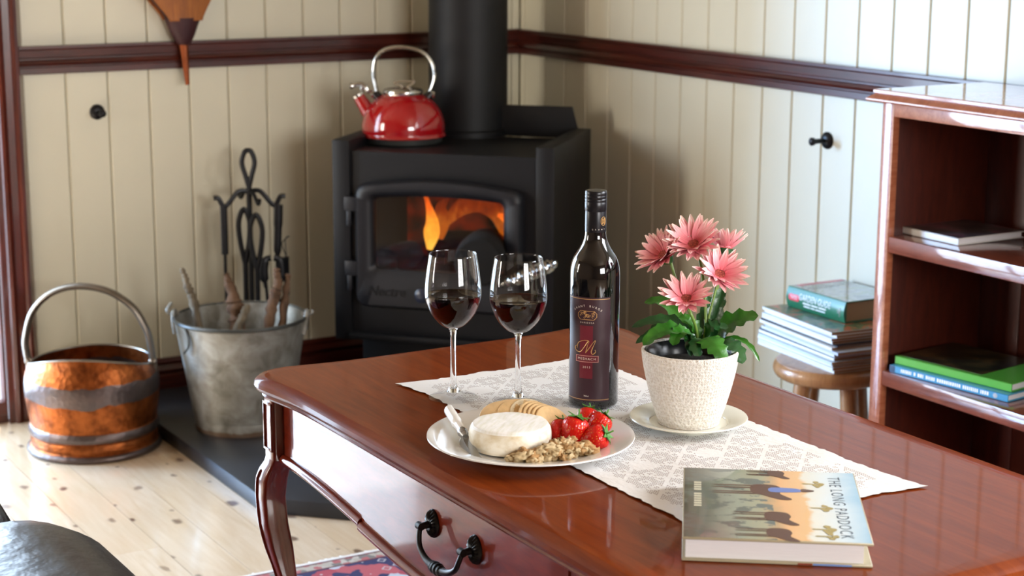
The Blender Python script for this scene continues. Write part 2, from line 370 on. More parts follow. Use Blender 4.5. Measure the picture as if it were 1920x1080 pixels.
def m_cheese():
    m, nt, p = newmat('white_rind')
    tc = N(nt, 'ShaderNodeTexCoord'); sp = N(nt, 'ShaderNodeSeparateXYZ'); nt.links.new(tc.outputs['Object'], sp.inputs[0])
    n = noise(nt, coords(nt, (1, 1, 1.5)), 45, 4)
    side = ramp(nt, n, [(0.35, lin((214, 196, 160))), (0.6, lin((238, 230, 212)))])
    top = ramp(nt, noise(nt, coords(nt, (1, 6, 1)), 30, 3), [(0.3, lin((232, 230, 214))), (0.6, lin((250, 248, 244)))])
    nt.links.new(mixc(nt, mth(nt, 'GREATER_THAN', sp.outputs[2], 0.0285), side, top), p.inputs['Base Color'])
    p.inputs['Roughness'].default_value = 0.6
    bump(nt, p, n, 0.4, 0.003)
    return m
cheese_m = m_cheese()
cracker_m = plain('baked_cracker', (226, 190, 138), 0.75, var=0.12, vscale=60, bmp=0.5, bscale=200)
cracker_w = plain('pale_cracker', (238, 222, 188), 0.75, var=0.12, vscale=90, bmp=0.7, bscale=220)
walnut_m = plain('walnut_flesh', (206, 160, 104), 0.6, var=0.35, vscale=130, bmp=0.6, bscale=260, bd=0.003)
walnut_l = plain('pale_walnut', (232, 204, 156), 0.6, var=0.25, vscale=130, bmp=0.6, bscale=260, bd=0.003)
def m_straw():
    m, nt, p = newmat('red_strawberry')
    v = coords(nt, (1, 1, 0.7)); vo = N(nt, 'ShaderNodeTexVoronoi'); setin(vo, Scale=330.0, Randomness=0.5); nt.links.new(v, vo.inputs['Vector'])
    c = ramp(nt, vo.outputs['Distance'], [(0.10, lin((216, 150, 60))), (0.22, lin((200, 24, 16)))])
    nt.links.new(c, p.inputs['Base Color']); p.inputs['Roughness'].default_value = 0.22
    bump(nt, p, vo.outputs['Distance'], 0.4, 0.002)
    return m
straw_m = m_straw()
calyx_m = plain('green_calyx', (74, 132, 48), 0.5, var=0.3)
bottle_m = plain('dark_bottle_glass', (9, 9, 12), 0.05, coat=0.6)
label_m = plain('maroon_label', (58, 30, 40), 0.45)
stripe_m = plain('crimson_stripe', (108, 22, 40), 0.45)
capsule_m = plain('black_capsule', (22, 22, 28), 0.3, 0.2)

# ------------------------------------------------------------------ mesh helpers
class MB:
    def __init__(s): s.v = []; s.f = []
    def add(s, vs, fs):
        o = len(s.v); s.v += [tuple(v) for v in vs]; s.f += [tuple(i + o for i in f) for f in fs]; return s
    def box(s, a, b, mat=None):
        x0, y0, z0 = a; x1, y1, z1 = b
        vs = [Vector(c) for c in ((x0, y0, z0), (x1, y0, z0), (x1, y1, z0), (x0, y1, z0), (x0, y0, z1), (x1, y0, z1), (x1, y1, z1), (x0, y1, z1))]
        if mat: vs = [mat @ v for v in vs]
        return s.add(vs, [(0, 3, 2, 1), (4, 5, 6, 7), (0, 1, 5, 4), (1, 2, 6, 5), (2, 3, 7, 6), (3, 0, 4, 7)])
    def rings(s, rs, caps=(True, True), closed=True, loop=False):
        n = len(rs[0]); vs = [p for r in rs for p in r]; fs = []
        m = len(rs); k = n if closed else n - 1
        for i in range(m if loop else m - 1):
            j2 = (i + 1) % m
            for j in range(k): fs.append((i * n + j, i * n + (j + 1) % n, j2 * n + (j + 1) % n, j2 * n + j))
        if not loop:
            if caps[0]: fs.append(tuple(reversed(range(n))))
            if caps[1]: fs.append(tuple((m - 1) * n + j for j in range(n)))
        return s.add(vs, fs)
    def lathe(s, prof, seg=32, mat=None, caps=(True, True)):
        rs = []
        for r, z in prof:
            ring = [Vector((r * math.cos(2 * pi * k / seg), r * math.sin(2 * pi * k / seg), z)) for k in range(seg)]
            rs.append([mat @ p for p in ring] if mat else ring)
        return s.rings(rs, caps)
    def tube(s, pts, rad, seg=10, caps=(True, True), flat=1.0, loop=False):
        pts = [Vector(p) for p in pts]; n = len(pts); rs = []; pn = None
        for i, p in enumerate(pts):
            if loop: t = pts[(i + 1) % n] - pts[i - 1]
            else: t = pts[min(i + 1, n - 1)] - pts[max(i - 1, 0)]
            t.normalize()
            if pn is None:
                a = Vector((0, 0, 1)) if abs(t.z) < 0.9 else Vector((1, 0, 0)); pn = (a - t * a.dot(t)).normalized()
            else: pn = (pn - t * pn.dot(t)).normalized()
            b = t.cross(pn); r = rad[i] if isinstance(rad, (list, tuple)) else rad
            rs.append([p + pn * (r * math.cos(2 * pi * k / seg)) + b * (r * flat * math.sin(2 * pi * k / seg)) for k in range(seg)])
        return s.rings(rs, caps, loop=loop)
    def prism(s, poly, z0, z1, fn=None):
        n = len(poly); fn = fn or (lambda x, y, z: (x, y, z))
        vs = [fn(x, y, z0) for x, y in poly] + [fn(x, y, z1) for x, y in poly]
        return s.add(vs, [tuple(reversed(range(n))), tuple(range(n, 2 * n))] + [(i, (i + 1) % n, n + (i + 1) % n, n + i) for i in range(n)])
    def mesh(s, name, smooth=True, bevel=0, angle=40, segs=2, fix=True):
        me = bpy.data.meshes.new(name); me.from_pydata([tuple(v) for v in s.v], [], s.f)
        bm = bmesh.new(); bm.from_mesh(me)
        if fix: bmesh.ops.recalc_face_normals(bm, faces=bm.faces)
        if bevel:
            es = [e for e in bm.edges if len(e.link_faces) == 2 and e.calc_face_angle(0) > math.radians(30)]
            bmesh.ops.bevel(bm, geom=es, offset=bevel, segments=segs, affect='EDGES', profile=0.5, clamp_overlap=True)
        bm.to_mesh(me); bm.free()
        if smooth:
            for p in me.polygons: p.use_smooth = True
            try: me.set_sharp_from_angle(angle=math.radians(angle))
            except Exception: pass
        return me
    def obj(s, name, mat, parent=None, **kw):
        return link(name, s.mesh(name, **kw), mat, parent)
def link(name, me, mat, parent=None):
    if mat and not me.materials: me.materials.append(mat)
    o = bpy.data.objects.new(name, me); COL.objects.link(o)
    if parent: o.parent = parent
    return o
def tag(o, label, cat, group=None):
    o['label'] = label; o['category'] = cat
    if group: o['group'] = group
    return o
def thing(name, label, cat, loc=(0, 0, 0), rz=0.0, group=None):
    o = bpy.data.objects.new(name, None); COL.objects.link(o); o.empty_display_size = 0.05
    o.location = loc; o.rotation_euler = (0, 0, rz); return tag(o, label, cat, group)
def struct(o): o['kind'] = 'structure'; return o
def catmull(pts, n=8, loop=False):
    pts = [Vector(p) for p in pts]; out = []; m = len(pts)
    for i in range(m if loop else m - 1):
        g = (lambda k: pts[k % m]) if loop else (lambda k: pts[max(0, min(m - 1, k))])
        p0, p1, p2, p3 = g(i - 1), g(i), g(i + 1), g(i + 2)
        for k in range(n):
            t = k / n
            out.append(0.5 * ((2 * p1) + (p2 - p0) * t + (2 * p0 - 5 * p1 + 4 * p2 - p3) * t * t + (3 * p1 - p0 - 3 * p2 + p3) * t ** 3))
    if not loop: out.append(pts[-1])
    return out
def smoothprof(pts, n=6):
    return [(max(0.0, v.x), v.y) for v in catmull([(a, b, 0) for a, b in pts], n)]
def text_geo(body, size, extr=0.0, spacing=1.0, align='CENTER', shear=0.0):
    cu = bpy.data.curves.new('t', 'FONT'); cu.body = body; cu.size = size; cu.extrude = extr; cu.align_x = align; cu.align_y = 'CENTER'
    cu.space_character = spacing; cu.resolution_u = 3; cu.shear = shear
    o = bpy.data.objects.new('t', cu); COL.objects.link(o)
    dg = bpy.context.evaluated_depsgraph_get(); me = bpy.data.meshes.new_from_object(o.evaluated_get(dg))
    vs = [v.co.copy() for v in me.vertices]; fs = [tuple(p.vertices) for p in me.polygons]
    bpy.data.objects.remove(o); bpy.data.curves.remove(cu); bpy.data.meshes.remove(me)
    return vs, fs
def lettering(body, size, fn, mat, parent, name='lettering', spacing=1.0, sx=1.0, extr=0.0, shear=0.0):
    vs, fs = text_geo(body, size, extr, spacing, shear=shear)
    return MB().add([fn(v.x * sx, v.y, v.z) for v in vs], fs).obj(name, mat, parent, smooth=False, fix=False)
def rrect(x0, y0, x1, y1, r, k=5):
    out = []
    for cx, cy, a in ((x1 - r, y0 + r, -pi / 2), (x1 - r, y1 - r, 0), (x0 + r, y1 - r, pi / 2), (x0 + r, y0 + r, pi)):
        for i in range(k + 1): t = a + pi / 2 * i / k; out.append((cx + r * math.cos(t), cy + r * math.sin(t)))
    return out

# ================================================================== THE ROOM
X0, Y0, H = -5.2, -7.2, 2.6            # far walls; ceiling height
# floor with single planks
fl = struct(MB().box((X0, Y0, -0.12), (0.1, 0.1, -0.02)).obj('floor', plain('dark_subfloor', (70, 46, 30), 0.9), smooth=False))
cols = []
x = -1.652 - 0.12 * 30
while x < 0.0:
    cols.append(x); x += 0.12
rs = random.Random(3)
for x in cols:
    xa, xb = max(x, X0), min(x + 0.12, 0.0)
    if xb - xa < 0.02: continue
    y = 0.0; joints = []
    if abs(x + 1.772) < 0.02: ends = [-1.172, -3.3, -5.4]
    else:
        s = rs.uniform(0.8, 2.4); ends = [-s, -s - 2.2, -s - 4.4]
    ends = [e for e in ends if e > Y0 + 0.2] + [Y0]
    for e in ends:
        mb = MB(); w = xb - xa - 0.0016; L = y - e - 0.0016; c = 0.0004
        o = mb.box((-w / 2, -L / 2, -0.02), (w / 2, L / 2, 0)).obj('plank', floor_m, fl, smooth=False)
        o.location = ((xa + xb) / 2, (y + e) / 2, 0)
        y = e
# wall shells (boards stand in front of them)
DX0, DX1, DZ = -3.42, -1.680, 2.14      # glazed doors opening in the left wall
wl = MB(); wl.box((X0, 0.012, 0), (DX0, 0.16, H)); wl.box((DX0, 0.012, DZ), (DX1 + 0.06, 0.16, H)); wl.box((DX1 + 0.06, 0.012, 0), (0.16, 0.16, H))
wall_left = struct(wl.obj('wall_left', paint, smooth=False))
WY0, WY1, WZ0, WZ1 = -4.75, -3.25, 1.16, 2.1    # window in the right wall
wr = MB(); wr.box((0.012, WY1, 0), (0.16, 0.012, H)); wr.box((0.012, Y0, 0), (0.16, WY0, H)); wr.box((0.012, WY0, 0), (0.16, WY1, WZ0)); wr.box((0.012, WY0, WZ1), (0.16, WY1, H))
wall_right = struct(wr.obj('wall_right', paint, smooth=False))
ww = MB(); a, b, c, d = -0.98, -0.26, 0.70, 2.10
ww.box((X0 - 0.15, b, 0), (X0, 0.16, H)); ww.box((X0 - 0.15, Y0, 0), (X0, a, H)); ww.box((X0 - 0.15, a, 0), (X0, b, c)); ww.box((X0 - 0.15, a, d), (X0, b, H))
wall_west = struct(ww.obj('wall_west', dimwall, smooth=False))
wb = MB(); e0, e1, e2, e3 = -2.25, -0.35, 0.85, 2.15
wb.box((X0, Y0 - 0.15, 0), (e0, Y0, H)); wb.box((e1, Y0 - 0.15, 0), (0.16, Y0, H)); wb.box((e0, Y0 - 0.15, 0), (e1, Y0, e2)); wb.box((e0, Y0 - 0.15, e3), (e1, Y0, H))
wall_rear = struct(wb.obj('wall_rear', dimwall, smooth=False))
struct(MB().box((X0 - 0.15, Y0 - 0.15, H), (0.16, 0.16, H + 0.1)).obj('ceiling', dimceiling, smooth=False))

# v-jointed lining boards, one object each
def board_mesh(w, h0, h1):
    c = 0.0045; e = 0.0006
    poly = [(e, 0.012), (e, c), (c, 0), (w - c, 0), (w - e, c), (w - e, 0.012)]
    return MB().prism(poly, h0, h1).mesh('board', smooth=False)
bm_full = board_mesh(0.12, 0.0, H)
xs = [-1.4691 + 0.12 * n for n in range(-2, 12)]
for x in xs:
    if x < -1.62: continue
    o = link('board', bm_full, paint, wall_left); o.location = (x, 0, 0)
o = link('board', board_mesh(0.029, 0, H), paint, wall_left); o.location = (-0.0291, 0, 0)
o = link('board', board_mesh(0.0286, 0, H), paint, wall_right); o.rotation_euler = (0, 0, -pi / 2); o.location = (0, 0, 0)
bm_low = board_mesh(0.12, 0, WZ0); bm_hi = board_mesh(0.12, WZ1, H)
y = -0.0286
while y > Y0 + 0.1:
    for me in ((bm_full,) if (y - 0.12 > WY1 or y < WY0) else (bm_low, bm_hi)):
        o = link('board', me, paint, wall_right); o.rotation_euler = (0, 0, -pi / 2); o.location = (0, y, 0)
    y -= 0.12

def along(prof, p0, p1, inward):        # moulding profile (depth, z) swept from p0 to p1
    p0, p1, n = Vector(p0), Vector(p1), Vector(inward)
    return MB().rings([[p + n * d + Vector((0, 0, z)) for d, z in prof] for p in (p0, p1)])
RT, RB = 1.0526, 0.9749
railp = [(0, RB), (0.014, RB), (0.016, RB + 0.002), (0.016, RB + 0.017), (0.012, RB + 0.019), (0.012, RB + 0.022), (0.017, RB + 0.024), (0.020, RB + 0.030), (0.017, RB + 0.037), (0.013, RB + 0.039), (0.013, RB + 0.043),
         (0.018, RB + 0.046), (0.019, RB + 0.066), (0.023, RB + 0.070), (0.023, RT - 0.001), (0.021, RT), (0, RT)]
struct(along(railp, (-1.60, 0, 0), (-0.001, 0, 0), (0, -1, 0)).obj('trim_1', mahog_h, smooth=False))
struct(along(railp, (0, 0, 0), (0, -7.1, 0), (-1, 0, 0)).obj('trim_2', mahog_h, smooth=False))
BH = 0.129
basep = [(0, 0), (0.016, 0), (0.016, 0.078), (0.012, 0.082), (0.014, 0.090), (0.019, 0.096), (0.014, 0.104), (0.010, 0.110), (0.012, 0.118), (0.008, BH), (0, BH)]
struct(along(basep, (-1.60, 0, 0), (0, 0, 0), (0, -1, 0)).obj('baseboard_left', mahog_h, smooth=False))
struct(along(basep, (0, 0, 0), (0, -7.1, 0), (-1, 0, 0)).obj('baseboard_right', mahog_h, smooth=False))
# architrave round the doors
arch = [(-1.600, 0), (-1.600, 0.022), (-1.604, 0.028), (-1.612, 0.030), (-1.618, 0.026), (-1.622, 0.020), (-1.640, 0.018), (-1.646, 0.022), (-1.652, 0.028), (-1.660, 0.024), (-1.664, 0.018), (-1.678, 0.016), (-1.678, 0)]
tr = MB(); tr.rings([[Vector((x, -d, z)) for x, d in arch] for z in (0, DZ + 0.07)])
tr.rings([[Vector((DX0 + DX1 - x, -d, z)) for x, d in arch] for z in (0, DZ + 0.07)])
tr.box((DX0, -0.022, DZ), (DX1, 0, DZ + 0.085))
struct(tr.obj('trim_3', mahog, smooth=False))
# glazed double doors
door = struct(MB().box((DX1 - 0.003, -0.004, 0), (DX1, 0.03, DZ)).box((DX0, -0.004, 0), (DX0 + 0.022, 0.15, DZ)).box((DX0, -0.004, DZ - 0.022), (DX1, 0.15, DZ)).box((DX0, 0.0, 0), (DX1, 0.15, 0.022)).obj('door_1', mahog, smooth=False))
mid = (DX0 + DX1) / 2
for xa, xb in ((DX0 + 0.024, mid - 0.001), (mid + 0.001, DX1 - 0.003)):
    m = MB(); s = 0.028; s2 = 0.004 if xb > -2 else s; ya, yb2 = -0.002, 0.034
    m.box((xa, ya, 0.024), (xa + s, yb2, DZ - 0.024)); m.box((xb - s2, ya, 0.024), (xb, yb2, DZ - 0.024))
    m.box((xa + s, ya, 0.024), (xb - s2, yb2, 0.06)); m.box((xa + s, ya, DZ - 0.08), (xb - s2, yb2, DZ - 0.024))
    lf = m.obj('door_leaf', mahog, door, smooth=False)
    MB().box((xa + s, 0.004, 0.06), (xb - s2, 0.008, DZ - 0.08)).obj('pane', pane_m, lf, smooth=False)
def window(name, c0, c1, fixed, axis, z0, z1):
    def bx(m, u0, u1, za, zb, t0, t1):
        if axis == 'x': m.box((min(t0, t1), u0, za), (max(t0, t1), u1, zb))
        else: m.box((u0, min(t0, t1), za), (u1, max(t0, t1), zb))
    sgn = 1 if fixed > -1 else -1
    m = MB(); s = 0.05; t0, t1 = fixed + sgn * 0.03, fixed + sgn * 0.08
    bx(m, c0, c0 + s, z0, z1, t0, t1); bx(m, c1 - s, c1, z0, z1, t0, t1); bx(m, c0 + s, c1 - s, z0, z0 + s, t0, t1); bx(m, c0 + s, c1 - s, z1 - s, z1, t0, t1)
    cm = (c0 + c1) / 2; bx(m, cm - 0.02, cm + 0.02, z0 + s, z1 - s, t0, t1)
    w = struct(m.obj(name, mahog, smooth=False))
    for u0, u1 in ((c0 + s, cm - 0.02), (cm + 0.02, c1 - s)):
        q = MB(); bx(q, u0, u1, z0 + s, z1 - s, fixed + sgn * 0.05, fixed + sgn * 0.055); q.obj('pane', pane_m, w, smooth=False)
window('window_1', WY0, WY1, 0.012, 'x', WZ0, WZ1)
window('window_2', a, b, X0, 'x', c, d)
window('window_3', e0, e1, Y0, 'y', e2, e3)

# hearth slab in the corner
hp = [(-1.362, -0.018), (-1.362, -1.075), (-1.075, -1.362), (-0.018, -1.362), (-0.018, -0.018)]
tag(MB().prism(hp, 0.0, 0.04).obj('hearth_slab', slate, bevel=0.003), 'black slate corner hearth slab under the wood stove', 'hearth')

# ================================================================== WOOD STOVE
SX = Vector((0.69913564, -0.71498906, 0)); SIN = Vector((0.71498906, 0.69913564, 0))
SRZ = math.atan2(SX.y, SX.x)
SW, SD, ST = 0.631, 0.455, 0.80
stove = thing('wood_stove', 'matt black freestanding wood stove with a lit fire behind its glass door', 'stove', (-0.865, -0.436, 0.04), SRZ)
zo = 0.04                               # local z = world z - zo
def zl(z): return z - zo
pt = 0.050
bd = MB()
zb, zt = zl(0.243), zl(0.770)
gl, gr, gb, gt = 0.118, 0.498, zl(0.438), zl(0.662)     # firebox opening
yf = 0.012
for q0, q1 in (((pt, zb), (gl, zt)), ((gr, zb), (SW - pt, zt)), ((gl, zb), (gr, gb)), ((gl, gt), (gr, zt))):
    bd.box((q0[0], yf, q0[1]), (q1[0], yf + 0.02, q1[1]))
bd.box((pt, yf + 0.02, zt - 0.008), (SW - pt, SD - 0.03, zt)); bd.box((pt, yf + 0.02, zb), (SW - pt, SD - 0.03, zb + 0.008)); bd.box((pt, SD - 0.03, zb), (SW - pt, SD - 0.02, zt))
bd.obj('body', iron, stove, smooth=False)
for s0, s1 in ((0, pt), (SW - pt, SW)):
    MB().box((s0, 0, zl(0.236)), (s1, SD, zl(0.80))).obj('side_panel', iron, stove, bevel=0.003)
MB().box((pt, -0.028, zl(0.245)), (SW - pt, yf, zl(0.262))).obj('ash_lip', iron, stove, bevel=0.003)
MB().box((0.06, 0.06, 0.0), (SW - 0.06, SD - 0.05, zl(0.243))).obj('pedestal', iron, stove, bevel=0.004)
MB().prism([(0.03, zl(0.77)), (SW - 0.03, zl(0.77)), (SW - 0.055, zl(0.862)), (0.055, zl(0.862))], SD - 0.010, SD, lambda x, y, z: (x, z, y)).obj('rear_shield', iron, stove, bevel=0.002)
# firebox
fb = MB(); i0, i1, j0, j1, yb = gl - 0.02, gr + 0.02, gb - 0.03, gt + 0.04, 0.33
fb.box((i0, yf + 0.02, j0), (i1, yb, j0 + 0.01)); fb.box((i0, yf + 0.02, j1), (i1, yb, j1 + 0.01)); fb.box((i0, yf + 0.02, j0), (i0 + 0.01, yb, j1)); fb.box((i1 - 0.01, yf + 0.02, j0), (i1, yb, j1))
fbx = fb.obj('firebox', firebrick, stove, smooth=False)
MB().box((i0, yb, j0), (i1, yb + 0.01, j1)).obj('back_brick', ember, fbx, smooth=False)
def arched(x0, x1, z0, z1, r, rise, k=6, m=10):
    out = []
    for cx, cz, a in ((x0 + r, z0 + r, pi), (x1 - r, z0 + r, -pi / 2)):
        for i in range(k + 1): t = a + pi / 2 * i / k; out.append((cx + r * math.cos(t), cz + r * math.sin(t)))
    for i in range(k + 1): t = pi / 2 * i / k * 0.86; out.append((x1 - r + r * math.cos(t), z1 - r + r * math.sin(t)))
    xa, xb, zz = x1 - r * 0.8, x0 + r * 0.8, z1 - r + r * math.sin(pi / 2 * 0.86)
    for i in range(1, m): t = i / m; out.append((xa + (xb - xa) * t, zz + rise * (1 - (2 * t - 1) ** 2)))
    for i in range(k + 1): t = pi - pi / 2 * 0.86 * (1 - i / k); out.append((x0 + r + r * math.cos(t), z1 - r + r * math.sin(t)))
    return out
def ring3(o, dy): return [Vector((x, dy, z)) for x, z in o]
O1 = arched(0.071, 0.547, zl(0.338), zl(0.684), 0.032, 0.020)
O2 = arched(0.079, 0.539, zl(0.346), zl(0.676), 0.032, 0.020)
O3 = arched(0.108, 0.510, zl(0.422), zl(0.662), 0.028, 0.013)
O4 = arched(0.123, 0.494, zl(0.446), zl(0.647), 0.018, 0.008)
dr = MB().rings([ring3(O1, yf), ring3(O1, -0.012), ring3(O2, -0.024), ring3(O3, -0.024), ring3(O4, -0.008), ring3(O4, yf)], loop=True).obj('door', castiron, stove, angle=50)
MB().add(ring3(O4, 0.0) + ring3(O4, 0.004), [tuple(range(len(O4))), tuple(reversed(range(len(O4), 2 * len(O4))))]).obj('pane', stoveglass, dr, smooth=False)
for z0, z1 in ((0.607, 0.646), (0.425, 0.466)):
    h = MB().box((0.040, -0.020, zl(z0)), (0.076, yf, zl(z1))); h.lathe([(0.008, zl(z0) - 0.042), (0.008, zl(z0))], 12, Matrix.Translation((0.052, -0.012, 0))); h.obj('hinge', castiron, dr, bevel=0.0015)
lettering('Nectre', 0.040, lambda x, y, z: (0.162 + x, -0.0245 - z, zl(0.386) + y), iron, dr, sx=0.95, extr=0.0012, shear=0.25)
kn = MB(); kn.lathe([(0.004, 0), (0.004, 0.03), (0.017, 0.034), (0.022, 0.042), (0.021, 0.054), (0.012, 0.060)], 20, Matrix.Translation((0.283, -0.024, zl(0.392))) @ Matrix.Rotation(pi / 2, 4, 'X'))
kn.obj('air_knob', plain('dark_blue_knob', (40, 44, 58), 0.25), stove)
# coiled steel lever handle
A, B = Vector((0.500, -0.055, zl(0.432))), Vector((0.668, -0.115, zl(0.512)))
ax = (B - A).normalized(); p1 = ax.cross(Vector((0, 0, 1))).normalized(); p2 = ax.cross(p1); cp = []
for k in range(331):
    t = k / 330; rr = 0.016 * min(1, 0.35 + 2.2 * t) * (1 - max(0, t - 0.86) * 5.5)
    cp.append(A.lerp(B, t) + p1 * rr * math.cos(2 * pi * 15 * t) + p2 * rr * math.sin(2 * pi * 15 * t))
hd = MB().tube([(0.528, -0.014, zl(0.440)), (0.510, -0.04, zl(0.434)), A, A.lerp(B, 0.98)], 0.005, 8).obj('handle', steel, dr)
MB().tube(cp, 0.0028, 5).obj('coil', chrome, hd)
# flue
fp = Vector((-0.348, -0.284, 0)); rel = Matrix.Rotation(-SRZ, 4, 'Z') @ (fp - Vector((-0.865, -0.436, 0)))
FR = 0.1165
fm = Matrix.Translation((rel.x, rel.y, 0))
MB().lathe([(FR + 0.012, zl(0.770)), (FR + 0.012, zl(0.786)), (FR + 0.002, zl(0.79))], 40, fm).obj('flue_collar', iron, stove)
MB().lathe([(FR, zl(0.78)), (FR, zl(2.6))], 48, fm, (False, False)).obj('flue', flue_m, stove)
# fire
tag(MB().lathe(smoothprof([(0.0, 0), (0.055, 0.004), (0.066, 0.05), (0.07, 0.12), (0.066, 0.19), (0.05, 0.198), (0.0, 0.2)], 4), 20).obj('firewood_log', char), 'charred log burning in the middle of the stove fire', 'log')
lg = bpy.data.objects['firewood_log']
def SP(s, d, z): return Vector((-0.865, -0.436, 0)) + SX * s + SIN * d + Vector((0, 0, z))
lg.location = SP(0.415, 0.11, 0.495); lg.rotation_euler = (pi / 2, 0, SRZ + 0.15)
lg2 = link('firewood_log', lg.data, None); lg2.location = SP(0.20, 0.26, 0.465); lg2.rotation_euler = (0, pi / 2, SRZ); lg2.scale = (0.75, 0.75, 1.35)
lg3 = link('firewood_log', lg.data, None); lg3.location = SP(0.17, 0.20, 0.455); lg3.rotation_euler = (pi / 2, 0, SRZ - 0.2); lg3.scale = (0.6, 0.6, 0.8)
tag(lg2, 'charred log lying across the back of the stove fire', 'log'); tag(lg3, 'dark small log at the left of the stove fire', 'log')
fire = thing('fire', 'orange and yellow flames behind the stove glass', 'fire', SP(0, 0, 0.45), SRZ)
def flame(pts, rads, mat, flat=0.5):
    P = catmull(pts, 6); k = len(P) - 1
    rr = catmull([(r, 0, 0) for r in rads], 6)
    MB().tube(P, [max(0.0006, v.x) for v in rr], 14, flat=flat).obj('flame', mat, fire)
flame([(0.246, 0.11, 0.035), (0.252, 0.11, 0.08), (0.254, 0.11, 0.115), (0.240, 0.12, 0.160), (0.226, 0.12, 0.205)], [0.008, 0.023, 0.018, 0.008, 0.004], flame_y)
flame([(0.262, 0.15, 0.06), (0.272, 0.15, 0.11), (0.268, 0.15, 0.15), (0.29, 0.15, 0.175)], [0.012, 0.022, 0.016, 0.004], flame_o)
flame([(0.270, 0.20, 0.10), (0.315, 0.20, 0.145), (0.37, 0.2, 0.160), (0.425, 0.2, 0.140), (0.455, 0.2, 0.09), (0.460, 0.2, 0.02)], [0.012, 0.024, 0.030, 0.036, 0.034, 0.014], flame_o)
flame([(0.44, 0.13, 0.14), (0.468, 0.13, 0.125), (0.484, 0.13, 0.085), (0.488, 0.13, 0.045)], [0.006, 0.014, 0.014, 0.005], flame_y)
flame([(0.462, 0.06, 0.10), (0.484, 0.05, 0.06), (0.487, 0.05, 0.02), (0.470, 0.05, -0.02)], [0.004, 0.012, 0.010, 0.004], flame_o)
flame([(0.245, 0.15, 0.20), (0.29, 0.15, 0.215), (0.36, 0.15, 0.205), (0.43, 0.15, 0.20)], [0.003, 0.010, 0.008, 0.003], flame_o)

# kettle
kt = thing('kettle', 'red enamel whistling kettle with chrome handle on the wood stove', 'kettle', (-0.610, -0.372, 0.770), SRZ)
kt.rotation_euler.z = math.atan2(R_.y, R_.x)
MB().lathe(smoothprof([(0.0, 0.018), (0.112, 0.018), (0.1175, 0.03), (0.1175, 0.055), (0.108, 0.088), (0.086, 0.118), (0.058, 0.137), (0.054, 0.139)], 5), 48).obj('body', red_enamel, kt)
MB().lathe([(0.0, 0.0), (0.104, 0.0), (0.110, 0.004), (0.1125, 0.019), (0.0, 0.019)], 48).obj('base', greyband, kt)
lid = MB().lathe(smoothprof([(0.056, 0.137), (0.057, 0.147), (0.050, 0.153), (0.030, 0.156), (0.0, 0.157)], 3), 40).obj('lid', chrome, kt)
MB().tube(catmull([(-0.026, 0, 0.168), (-0.018, 0, 0.172), (0.02, 0, 0.174), (0.032, 0, 0.172), (0.020, 0, 0.162), (0.004, 0, 0.153), (-0.008, 0, 0.162), (-0.026, 0, 0.168)], 5), 0.0032, 8).obj('lid_knob', chrome, lid)
sp = MB().tube([(-0.092, 0, 0.078), (-0.112, 0, 0.108), (-0.126, 0, 0.130)], [0.024, 0.019, 0.0165], 20, caps=(True, True)).obj('spout', red_enamel, kt)
MB().tube([(-0.1265, 0, 0.1305), (-0.130, 0, 0.136)], 0.0185, 20).obj('spout_rim', chrome, sp)
MB().tube(catmull([(-0.118, 0, 0.150), (-0.112, 0, 0.160), (-0.105, 0, 0.156), (-0.100, 0, 0.146), (-0.085, 0, 0.150)], 4), 0.0065, 10).tube(catmull([(-0.112, 0, 0.162), (-0.125, 0, 0.165), (-0.142, 0, 0.161), (-0.150, 0, 0.160)], 4), [0.007] * 9 + [0.009] * 4, 10).obj('whistle', chrome, sp)
for s in (-1, 1):
    MB().tube([(s * 0.070, 0, 0.128), (s * 0.082, 0, 0.143)], [0.014, 0.011], 12).obj('bracket', blackplastic, kt)
    MB().tube([(s * 0.076, 0, 0.138), (s * 0.090, 0, 0.136)], [0.009, 0.011], 12).obj('bracket_cap', chrome, kt)
MB().tube(catmull([(-0.074, 0, 0.140), (-0.078, 0, 0.160), (-0.084, 0, 0.195), (-0.078, 0, 0.235), (-0.05, 0, 0.262), (0.0, 0, 0.270), (0.05, 0, 0.260), (0.080, 0, 0.232), (0.090, 0, 0.195), (0.085, 0, 0.165), (0.076, 0, 0.143)], 6), 0.0058, 12, flat=1.5).obj('handle', chrome, kt)

# ================================================================== LEFT SIDE: scuttle, bucket, tools, bellows, pegs
sct = thing('coal_scuttle', 'copper coal scuttle with grey bands and tall hoop handle on the floor', 'scuttle', (-1.537, -0.338, 0.0), math.atan2(R_.y, R_.x))
prof = smoothprof([(0.173, 0.0), (0.178, 0.006), (0.177, 0.014), (0.170, 0.018)], 3) + smoothprof([(0.166, 0.022), (0.168, 0.034), (0.165, 0.046)], 3) + smoothprof([(0.169, 0.052), (0.172, 0.062), (0.169, 0.074)], 3) + smoothprof([(0.166, 0.078), (0.173, 0.120), (0.1775, 0.165), (0.176, 0.200), (0.168, 0.228)], 5)
SEG = 56; rgs = []
for r, z in prof: rgs.append([Vector((r * math.cos(2 * pi * k / SEG), r * math.sin(2 * pi * k / SEG), z)) for k in range(SEG)])
def rim(off, dz):
    out = []
    for k in range(SEG):
        t = 2 * pi * k / SEG; fr = max(0, -math.sin(t)); bk = max(0, math.sin(t))
        h = 0.232 + 0.042 * fr ** 1.5 + 0.008 * bk ** 2
        rr = 0.166 - off - 0.012 * fr ** 1.5 - 0.004 * bk
        out.append(Vector((rr * math.cos(t), rr * math.sin(t), h + dz)))
    return out
rgs.append(rim(0, 0)); rgs.append(rim(0.002, 0.0015)); rgs.append(rim(0.004, 0))
for r, z in ((0.168, 0.2), (0.170, 0.16), (0.160, 0.09), (0.155, 0.03)): rgs.append([Vector((r * math.cos(2 * pi * k / SEG), r * math.sin(2 * pi * k / SEG), z)) for k in range(SEG)])
